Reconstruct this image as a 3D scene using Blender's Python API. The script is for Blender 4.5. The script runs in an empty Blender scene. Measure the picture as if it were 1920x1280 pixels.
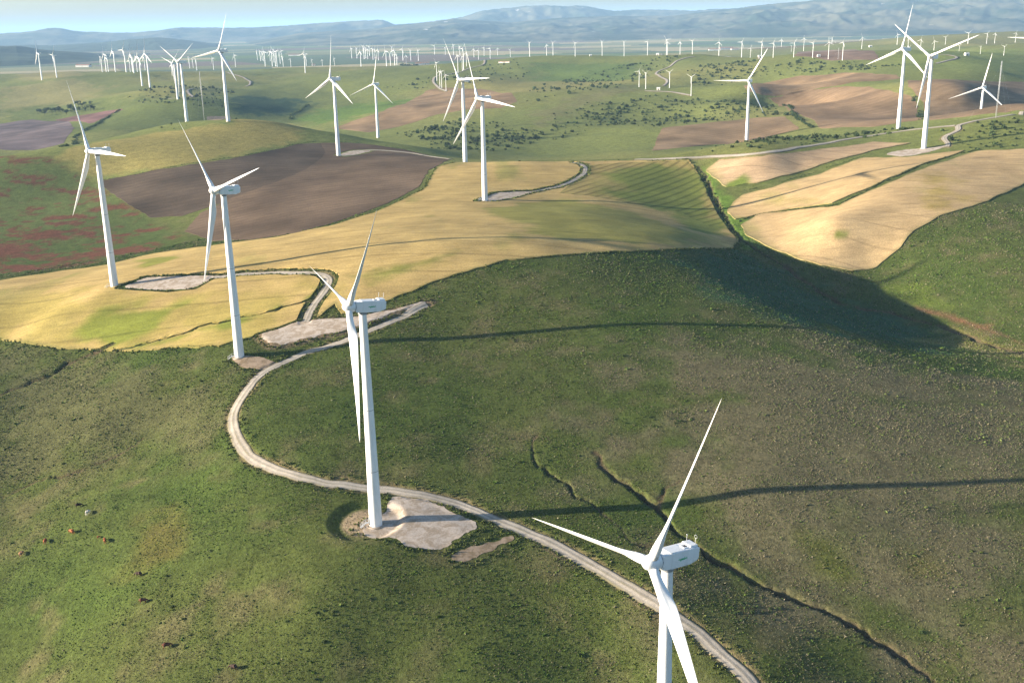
import bpy, bmesh, math, random
import numpy as np
from mathutils import Matrix, Vector
R = math.radians
random.seed(7); rng = np.random.default_rng(7)
sc = bpy.context.scene; C = sc.collection

# ------------------------------------------------------------------ camera, sky, sun, exposure
CAM_Z = 180.0                                   # the helicopter hangs 180 m above the plain datum
PITCH, ROLL = math.atan(598/1988), R(1.2)
cam = bpy.data.cameras.new('camera'); cam.sensor_width = 36; cam.lens = 36*1988/1920
cam.clip_start = 1; cam.clip_end = 120000
cam_o = bpy.data.objects.new('camera', cam); C.objects.link(cam_o); sc.camera = cam_o
cam_o.matrix_world = Matrix.Translation((0, 0, CAM_Z)) @ Matrix.Rotation(R(90)-PITCH, 4, 'X') @ Matrix.Rotation(-ROLL, 4, 'Z')

SUN_EL, SUN_AZ = R(12.5), R(185)                # direction to the sun: from the left, a touch behind the camera
SUN_DIR = Vector((math.cos(SUN_AZ)*math.cos(SUN_EL), math.sin(SUN_AZ)*math.cos(SUN_EL), math.sin(SUN_EL)))
w = bpy.data.worlds.new('World'); sc.world = w; w.use_nodes = True
nt = w.node_tree; bg = nt.nodes['Background']
sky = nt.nodes.new('ShaderNodeTexSky'); sky.sky_type = 'NISHITA'; sky.sun_disc = False
sky.sun_elevation = SUN_EL; sky.sun_rotation = R(90)-SUN_AZ
sky.altitude = 200; sky.air_density = 1.0; sky.dust_density = 1.2; sky.ozone_density = 2.6
nt.links.new(sky.outputs[0], bg.inputs[0]); bg.inputs[1].default_value = 0.07
sl = bpy.data.lights.new('sun', 'SUN'); sl.energy = 5.0; sl.angle = R(0.55); sl.color = (1.0, .88, .71)
so = bpy.data.objects.new('sun', sl); C.objects.link(so); so.rotation_euler = SUN_DIR.to_track_quat('Z', 'Y').to_euler()
sc.view_settings.view_transform = 'Standard'; sc.view_settings.look = 'None'
sc.view_settings.exposure = 1.82; sc.view_settings.gamma = 1.0
sc.render.engine = 'CYCLES'
sc.cycles.use_denoising = True; sc.cycles.denoiser = 'OPENIMAGEDENOISE'; sc.cycles.denoising_input_passes = 'RGB_ALBEDO_NORMAL'; sc.cycles.denoising_prefilter = 'ACCURATE'; sc.cycles.denoising_quality = 'HIGH'; sc.cycles.max_bounces = 5; sc.cycles.diffuse_bounces = 2; sc.cycles.glossy_bounces = 2
sc.cycles.transparent_max_bounces = 4; sc.cycles.volume_bounces = 0; sc.cycles.caustics_reflective = False

HAZE = 4.4e-5
# ------------------------------------------------------------------ survey data (metres; x right, y away, z up)
CTRL=[(-201.5,525.6,55.2),(-112.2,416.6,50.9),(-42.5,292.7,36.7),(28.3,178.6,16.2),(-152.6,963.7,68.1),(-164.6,1366.0,45.2),(-35.6,885.5,69.7),(-16.2,710.8,65.2),
(-281.7,1090.9,90.3),(259.7,1165.3,52.1),(346.1,951.7,81.7),(315.2,810.1,82.3),(545.6,1242.4,40.0),(-369.7,1247.3,76.0),(56.8,229.0,21.5),(37.4,253.9,29.0),
(-1.2,286.1,34.2),(-44.0,307.2,37.5),(-70.5,319.4,40.0),(-100.2,356.3,43.0),(-99.8,390.2,47.5),(-87.8,416.2,51.0),(6.6,338.9,42.5),(26.1,329.7,41.0),(43.3,298.2,35.2),
(57.2,274.7,31.0),(70.1,263.7,27.5),(89.9,249.7,23.0),(105.8,233.8,17.0),(16.2,314.3,37.5),(147.4,283.7,32.0),(125.6,232.8,18.0),(103.0,294.5,36.5),(62.5,344.4,44.0),
(118.1,343.8,43.0),(166.9,348.7,40.0),(161.2,383.6,44.0),(-12.5,380.3,49.0),(37.8,377.0,49.0),(87.6,375.3,48.5),(-68.2,349.4,45.0),(-29.5,331.0,41.7),(-11.7,338.8,42.0),
(-19.2,297.6,36.0),(76.3,488.5,63.0),(101.5,463.4,58.5),(-120.9,426.0,51.0),(-73.7,443.0,58.0),(-14.4,491.2,69.5),(37.8,513.9,70.0),(78.5,540.3,65.5),(107.0,558.7,59.0),
(137.3,618.4,50.5),(-149.3,470.4,52.0),(-222.6,497.6,46.0),(-92.2,470.0,61.0),(12.5,557.0,71.5),(48.0,653.2,65.5),(74.7,599.7,65.0),(107.3,611.0,59.0),(142.0,727.6,54.3),
(145.5,813.4,68.5),(96.7,781.1,66.0),(17.6,759.0,67.0),(150.5,593.6,46.0),(168.1,537.5,38.0),(200.5,517.8,34.0),(213.3,483.1,34.0),(222.5,438.4,36.0),(170.0,635.1,53.0),
(203.9,579.0,43.5),(189.1,614.1,63.0),(185.3,740.5,62.5),(231.1,609.3,63.0),(319.5,669.2,74.0),(297.8,699.5,77.0),(246.6,714.5,76.0),(216.0,787.4,70.5),
(230.3,563.3,48.0),(250.5,511.1,43.0),(278.8,576.9,59.0),(192.6,535.4,38.0),(-145.9,328.4,23.0),(-164.9,318.9,13.0),(-75.3,244.5,17.0),(-152.7,270.7,-3.0),
(-200.6,384.8,23.0),(-140.4,375.7,32.0),(-191.7,362.7,16.0),(-193.6,453.0,38.0),(-219.9,429.6,30.5),(-248.0,493.4,37.0),(-173.5,452.4,44.0),(-115.3,284.4,20.0),
(-53.8,255.4,27.0),(-10.2,247.0,23.0),(-37.8,238.6,18.0),(-112.1,334.0,32.5),(-160.0,391.7,35.0),(24.6,239.6,19.0),(-269.3,543.1,46.0),(-302.4,613.5,40.0),
(-261.7,632.2,43.0),(-224.6,670.8,47.5),(-201.0,685.9,51.0),(-386.5,800.9,49.0),(-480.8,1013.0,65.0),(-344.1,887.3,60.0),(-323.5,744.7,46.0),(-278.8,782.1,50.0),
(-252.5,760.7,48.5),(-216.1,695.3,49.5),(-164.9,639.2,56.0),(-166.3,722.4,58.0),(-252.0,830.8,62.0),(-87.6,678.3,64.0),(-83.2,773.3,67.0),(-150.0,846.7,66.0),
(-143.7,530.7,62.0),(-108.5,533.7,66.4),(-70.3,537.1,71.0),(-29.2,540.7,73.3),(4.7,543.6,72.6),(40.2,546.7,69.5),(-57.5,421.4,54.7),(-28.9,423.9,54.1),(0.1,426.4,54.8),
(27.0,428.8,56.1),(45.2,430.4,56.6),(72.6,432.8,55.8),(100.4,435.2,53.8),(138.1,438.5,49.4),(-19.0,294.8,36.1),(-1.1,296.3,35.7),(18.6,298.0,36.0),(38.6,299.8,35.8),
(55.4,301.3,36.5),(72.2,302.7,38.7),(99.5,305.1,38.3),(123.8,307.3,37.7),(162.6,310.6,37.1),(30.9,714.9,63.1),(78.3,719.1,60.4),(119.1,722.6,54.9),(147.8,725.1,54.2),
(175.0,727.5,58.8),(205.8,730.2,66.2),(255.8,734.6,76.7),(297.5,738.2,80.1),(-239.7,919.3,71.6),(-263.1,1016.5,80.1),(-297.3,912.8,71.3),(-198.8,1020.8,74.3),
(-211.1,1089.7,82.1),(-237.5,1115.0,86.7),(-340.7,1056.4,83.7),(-370.6,993.1,80.8),(-413.3,976.1,77.8),(-449.9,948.7,74.2),(-99.0,1035.3,67.1),(-135.7,1041.2,69.8),
(-169.5,1097.0,75.2),(-49.2,958.7,64.6),(-64.0,897.7,70.6),(3.0,850.0,73.8),(62.3,847.7,72.8),(136.4,833.9,74.3),(27.2,1149.7,44.4),(-30.0,1149.6,50.1),
(95.3,1296.5,50.0),(132.3,1071.9,53.0),(180.1,1216.7,53.1),(196.3,806.5,80.4),(260.7,861.4,83.6),(390.5,877.0,95.6),(206.6,927.3,77.8),(425.1,905.2,96.9),
(252.5,926.2,78.8),(371.9,939.0,86.5),(366.2,1403.0,68.0),(350.7,1520.1,81.5),(468.3,1467.1,82.3),(543.8,1610.7,99.0),(565.0,1496.9,92.9),(540.2,1291.6,85.2),
(530.5,1131.8,84.8),(699.5,1571.3,101.3),(406.3,1266.4,68.2),(325.3,1196.6,63.9),(424.1,1143.9,72.2),(465.4,1583.0,90.5),(542.1,1821.0,109.7),(488.3,2042.4,107.5),
(404.0,2365.7,103.7),(190.6,2593.0,101.5),(14.0,2600.0,97.5),(-80.9,2398.6,88.9),(374.3,1913.7,93.9),(319.7,1445.0,72.8),(231.0,1623.7,76.2),(152.3,1552.5,68.7),
(67.2,1378.4,55.9),(278.9,1534.9,74.8),(241.2,1399.4,60.7),(197.2,1748.9,75.1),(157.6,1280.3,56.6),(37.6,1549.5,63.8),(-0.3,1700.0,69.8),(50.4,2049.4,75.4),
(115.3,2347.2,92.4),(267.1,2183.7,85.0),(-48.6,1999.4,80.0),(-289.7,1776.5,45.1),(-84.9,1717.9,62.1),(-258.8,1578.9,41.0),(-151.0,1442.1,47.7),(-68.8,1368.3,53.0),
(-34.2,1329.6,49.4),(-94.2,1246.4,49.7),(-157.0,1672.6,58.7),(-114.5,1946.6,70.1),(-486.2,2859.0,75.2),(-661.9,2720.6,75.4),(-266.4,2183.8,75.1),(-301.0,1977.2,57.9),
(-372.3,1842.8,50.4),(-454.5,1741.7,59.6),(-538.0,1926.3,70.7),(-473.1,2148.5,65.7),(-261.0,2687.4,75.0),(-336.8,1615.3,35.3),(-753.6,2257.5,68.4),(-656.0,2005.4,78.7),
(-1039.6,2448.4,77.5),(-1010.8,2460.5,79.8),(-1108.5,3108.3,66.1),(-535.9,1770.7,66.8),(-759.1,2064.9,61.6),(-988.4,2241.8,54.8),(-870.9,1965.7,42.0),(-717.3,1705.3,34.7),
(-692.1,1823.1,45.2),(-570.3,1601.5,47.7),(-661.9,1401.6,41.5),(-550.5,1481.0,48.7),(-1176.5,2540.8,75.6),(880.4,2124.8,105.0),(1260.7,3049.7,101.0),(1132.5,2451.0,114.1),
(789.7,2160.2,105.9),(1674.5,3632.6,116.3),(701.3,2085.2,109.7),(-417.8,1283.7,55.0),(-340.6,1357.9,54.0),(-501.4,1253.4,42.0),(-557.4,1174.5,38.0),(-250.0,1275.7,54.0),
(-147.8,1170.7,52.0),(23.5,999.7,54.0),(96.1,975.3,56.0),(154.9,947.4,60.0),(-37.1,1019.3,56.0),(280.5,1063.6,58.0),(345.1,1065.5,63.0),(418.9,1049.5,64.0),
(480.1,1011.9,65.0),(414.3,1700.3,70.0),(726.7,2392.1,60.0),(547.2,3152.9,50.0),(80.0,3399.1,50.0),(-450.8,3571.7,45.0),(-956.8,3470.5,45.0),(-1485.7,3713.9,45.0),
(686.5,2817.6,55.0),(357.5,1497.9,56.0),(363.9,1434.6,53.0),(-2928.2,4052.9,34.0),(-4685.1,6484.6,24.0),(-8198.9,11348.0,17.0),(-23425.6,32422.9,10.0),(-2488.5,4336.7,34.0),
(-3981.7,6938.8,24.0),(-6967.9,12142.8,17.0),(-19908.3,34693.8,10.0),(-2143.7,4517.1,34.0),(-3429.9,7227.4,24.0),(-6002.3,12648.0,17.0),(-17149.5,36137.1,10.0),
(-1653.1,4718.8,34.0),(-2645.0,7550.1,24.0),(-4628.7,13212.7,17.0),(-13224.8,37750.5,10.0),(-1101.7,4877.1,34.0),(-1762.7,7803.4,24.0),(-3084.7,13655.9,17.0),
(-8813.5,39016.9,10.0),(-503.8,4974.6,34.0),(-806.0,7959.3,24.0),(-1410.5,13928.8,17.0),(-4030.1,39796.5,10.0),(117.7,4998.6,34.0),(188.3,7997.8,24.0),(329.5,13996.1,17.0),
(941.3,39988.9,10.0),(734.6,4945.7,34.0),(1175.4,7913.2,24.0),(2056.9,13848.1,17.0),(5876.9,39565.9,10.0),(1320.0,4822.6,34.0),(2112.1,7716.2,24.0),(3696.1,13503.3,17.0),
(10560.4,38580.8,10.0),(1853.3,4643.8,34.0),(2965.3,7430.1,24.0),(5189.3,13002.7,17.0),(14826.6,37150.7,10.0),(2179.9,4499.8,34.0),(3487.9,7199.6,24.0),
(6103.8,12599.3,17.0),(17439.5,35998.1,10.0),(2650.7,4239.5,34.0),(4241.2,6783.2,24.0),(7422.1,11870.7,17.0),(21206.0,33916.2,10.0),(3066.2,3949.5,34.0),
(4905.9,6319.2,24.0),(8585.4,11058.5,17.0),(24529.6,31595.9,10.0),(0.0,100.0,-2.0),(-150.0,120.0,-10.0),(150.0,120.0,-5.0),(-90.0,190.0,10.0),(110.0,200.0,8.0),
(0.0,30.0,-10.0),(-60.0,40.0,-15.0),(60.0,40.0,-15.0),(-330.0,420.0,52.0),(-420.0,300.0,20.0),(-300.0,220.0,5.0),(-250.0,300.0,12.0),(260.0,330.0,35.0),
(300.0,430.0,41.0),(420.0,520.0,40.0),(300.0,250.0,18.0),(220.0,220.0,12.0),(-420.0,600.0,42.0),(-560.0,800.0,50.0),(-640.0,1000.0,55.0),(-700.0,1300.0,40.0),
(480.0,700.0,68.0),(560.0,850.0,75.0),(650.0,1000.0,70.0),(450.0,600.0,52.0),(-1200.0,2000.0,50.0),(-1500.0,2700.0,70.0),(1200.0,2000.0,75.0),(1500.0,2700.0,70.0),
(800.0,1500.0,68.0)]
ROADS=[(3.8,'pale gravel access track winding past the three nearest turbines',[(61.1,221.1),(60.2,222.3),(59.5,224.5),(58.8,226.7),(58.1,228.9),(57.3,231.1),
(56.0,232.4),(54.8,234.8),(53.3,236.1),(52.0,238.5),(50.6,239.8),(49.4,242.2),(48.1,244.5),(46.6,245.9),(45.1,247.2),(43.6,248.5),(42.2,249.9),(40.7,251.2),
(39.2,252.5),(37.6,254.9),(36.0,256.2),(34.3,257.5),(32.6,259.9),(30.9,262.3),(28.9,263.6),(27.1,266.1),(25.4,267.4),(23.7,269.8),(21.9,271.0),(20.1,273.4),
(18.2,274.7),(16.3,277.1),(14.3,278.4),(12.2,280.8),(10.1,282.1),(7.9,284.5),(5.7,285.8),(3.4,287.0),(1.1,289.4),(-1.2,290.6),(-3.5,291.8),(-5.8,294.2),
(-8.1,295.4),(-10.5,297.7),(-12.9,300.1),(-15.3,301.3),(-17.8,303.7),(-20.3,304.8),(-22.9,305.9),(-25.5,306.9),(-28.1,308.0),(-30.6,309.1),(-32.8,308.8),
(-35.0,309.9),(-38.0,310.8),(-40.5,311.8),(-42.7,311.5),(-45.5,312.5),(-47.9,312.1),(-50.8,313.0),(-53.8,313.8),(-56.8,314.6),(-59.3,314.2),(-62.0,315.0),
(-64.9,317.2),(-67.4,318.0),(-69.9,318.9),(-72.7,321.0),(-75.9,323.1),(-79.1,325.2),(-82.5,328.7),(-85.3,330.9),(-88.6,334.4),(-91.5,338.1),(-94.5,343.4),
(-96.9,347.4),(-99.3,353.0),(-101.0,357.3),(-103.0,364.8),(-103.8,371.2),(-103.6,377.9),(-102.8,384.9),(-102.1,390.3),(-101.3,395.7),(-99.7,399.6),(-97.9,403.6),
(-95.5,406.0),(-93.2,410.1),(-90.3,412.5),(-87.6,416.7),(-83.9,419.3),(-81.1,419.8),(-78.1,420.4),(-75.3,422.7),(-72.0,423.3),(-69.2,425.5),(-66.3,427.8),
(-63.2,430.1),(-60.2,432.4),(-57.3,434.6),(-54.6,436.8),(-50.7,440.9),(-47.0,443.2),(-44.0,447.3),(-40.5,451.3),(-37.4,453.5)]),(3.8,'gravel track looping through the golden wheat to the left hardstand',[(-89.8,444.2),
(-89.7,457.8),(-88.9,465.9),(-87.6,472.2),(-86.0,482.8),(-86.1,493.2),(-90.6,500.9),(-94.9,504.4),(-101.1,507.6),(-104.6,509.1),(-108.5,510.5),(-113.2,513.9),
(-117.5,515.2),(-121.5,516.5),(-126.1,517.7),(-130.6,518.9),(-134.9,520.1),(-138.3,519.2),(-144.2,519.9),(-149.5,520.7)]),(3.6,'short gravel track curling over the wheat brow to a hardstand',[(17.2,742.6),
(23.2,748.6),(29.3,754.6),(34.7,757.5),(41.5,766.7),(47.3,776.0),(56.5,795.1),(59.5,815.0),(57.6,828.9),(51.2,839.7)]),(4,'long pale track along the ridge below the scrub',[(100.7,849.4),
(106.5,848.7),(111.5,844.5),(117.0,843.8),(122.5,843.0),(127.8,838.6),(134.1,837.6),(141.0,836.5),(146.4,835.6),(152.4,834.5),(158.8,833.3),(164.8,828.6),
(170.7,823.8),(176.5,819.0),(182.0,814.3),(187.7,812.9),(192.1,808.4),(197.3,810.7),(207.1,815.4),(214.3,820.8),(220.4,826.5),(227.2,832.1),(234.9,837.4),
(242.6,842.7),(250.4,848.1),(258.3,853.4),(267.4,862.3),(275.5,867.7),(283.6,873.0),(291.9,878.4),(298.9,880.1),(307.3,885.4),(314.4,887.0),(320.2,885.0),
(327.4,886.5),(333.3,884.3),(339.0,882.1),(344.4,880.0),(351.0,877.4),(357.0,875.0),(363.0,872.5)]),(3.8,'sandy track bending up from the right-hand hardstand',[(330.3,804.6),
(335.9,814.0),(337.1,829.5),(342.5,839.4),(353.8,847.0),(360.9,856.5),(363.8,872.2),(375.1,876.0),(383.6,881.0),(394.1,885.1),(400.8,886.5),(408.4,887.5),
(418.1,892.0),(515.5,1080.7)]),(3.5,'pale track across the top of the ploughed field',[(-130.3,997.3),(-120.6,998.5),(-110.3,995.5),(-100.1,992.4),(-90.0,989.2),
(-79.2,977.8),(-68.2,958.4),(-58.1,931.5),(-49.2,912.8)]),(4,'sandy track winding on the green hill behind the left turbines',[(-579.4,1849.7),(-551.1,1825.0),
(-528.0,1807.2),(-546.0,1893.6),(-572.5,1955.2),(-581.1,1979.3),(-574.9,1999.0)]),(4,'curved sandy track round a low green hill at left',[(-737.1,2816.9),
(-642.1,2544.9),(-588.3,2437.4),(-542.0,2313.0),(-524.8,2227.5),(-526.6,2198.0)]),(4,'zigzag track climbing the far green ridge',[(257.8,1795.3),(274.1,1847.0),
(270.2,1903.2),(273.3,2001.9),(285.5,2069.1),(321.6,2135.2),(344.2,2214.9),(366.3,2259.0),(390.8,2274.3)]),(4,'track linking the small turbines on the scrub hill',[(207.7,1628.5),
(224.5,1605.7),(243.3,1589.4),(252.8,1567.8),(263.8,1552.7)]),(4,'track beside the cluster of small turbines above the brown field',[(-106.0,1911.4),(-123.3,1966.9),
(-138.1,2049.7),(-141.1,2145.7),(-126.5,2182.7),(-108.2,2229.6),(-93.8,2296.1),(-79.5,2354.7),(-52.1,2424.9),(-48.5,2486.2),(-97.5,4265.2)]),(4,'thin pale track on the far right green hill',[(660.7,1681.0),
(681.0,1697.3),(704.6,1720.8),(722.9,1747.0),(721.6,1764.5),(713.8,1784.8),(692.0,1784.9)]),(4,'pale track among small turbines on the far ridge',[(564.3,3985.7),
(354.9,2379.1),(372.2,2346.3),(388.6,2343.7),(638.7,3664.8),(663.6,3629.1),(681.0,3579.4),(696.3,3470.0),(708.9,3378.6),(722.5,3332.0),(736.2,3285.7),(470.7,2035.0)])]
PADS=[('pad3',-0.2,'pale gravel hardstand around the foot of the turbine beside the main track',[(-48.1,290.3),(-45.0,294.5),(-40.2,297.7),(-39.8,304.1),
(-38.6,308.2),(-29.7,306.6),(-25.3,303.1),(-19.2,297.3),(-10.0,290.4),(-16.7,284.1),(-21.4,278.0),(-30.1,279.5),(-36.2,282.3),(-42.4,285.1)]),('pad3b',0,'small bare earth patch beside the gravel hardstand',[(-19.7,274.6),
(-15.3,278.4),(-10.6,280.9),(-2.0,285.8),(0.0,284.6),(-3.6,281.1),(-8.7,277.5),(-13.6,273.8)]),('pad2',0.9,'long raised gravel hardstand behind the second turbine',[(-108.0,436.2),
(-100.3,440.0),(-92.8,445.5),(-83.4,445.4),(-71.5,443.7),(-63.5,444.9),(-55.7,447.8),(-47.7,450.6),(-39.9,455.2),(-36.1,455.5),(-44.1,449.1),(-49.8,446.6),
(-59.5,439.8),(-65.8,435.2),(-72.3,432.3),(-81.2,430.8),(-89.7,427.2),(-100.5,424.8)]),('pad2b',0,'bare earth at the foot of the second turbine',[(-116.6,416.9),
(-110.9,416.6),(-100.4,413.8),(-93.9,408.1),(-98.4,403.5),(-108.6,406.3)]),('pad1',0,'gravel hardstand beside the leftmost large turbine',[(-197.4,521.6),
(-191.5,528.8),(-188.0,535.0),(-177.7,531.1),(-168.2,529.3),(-158.2,525.2),(-148.8,523.3),(-150.9,515.6),(-155.4,507.4),(-167.6,508.1),(-176.8,512.1),(-186.1,516.0)]),
('padH',0,'white gravel hardstand on the golden brow',[(-22.0,706.3),(-10.8,736.5),(4.1,742.8),(21.0,745.6),(11.4,733.5),(2.0,721.5),(-10.5,706.6)]),('padK',0,'pale hardstand below the pair of turbines at right',[(282.1,803.8),
(299.2,812.8),(318.2,809.4),(336.3,809.9),(314.9,795.3),(293.3,784.8)]),('padE',0,'white hardstand on the ploughed field',[(-155.8,968.6),(-144.0,995.4),
(-127.4,1001.9),(-128.8,984.9),(-144.6,958.0)]),('padB',0,'sandy patch on the crest of the left hill',[(-467.3,1653.6),(-438.7,1676.3),(-424.0,1672.6),(-286.3,1102.6),
(-309.1,1116.2)])]
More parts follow.
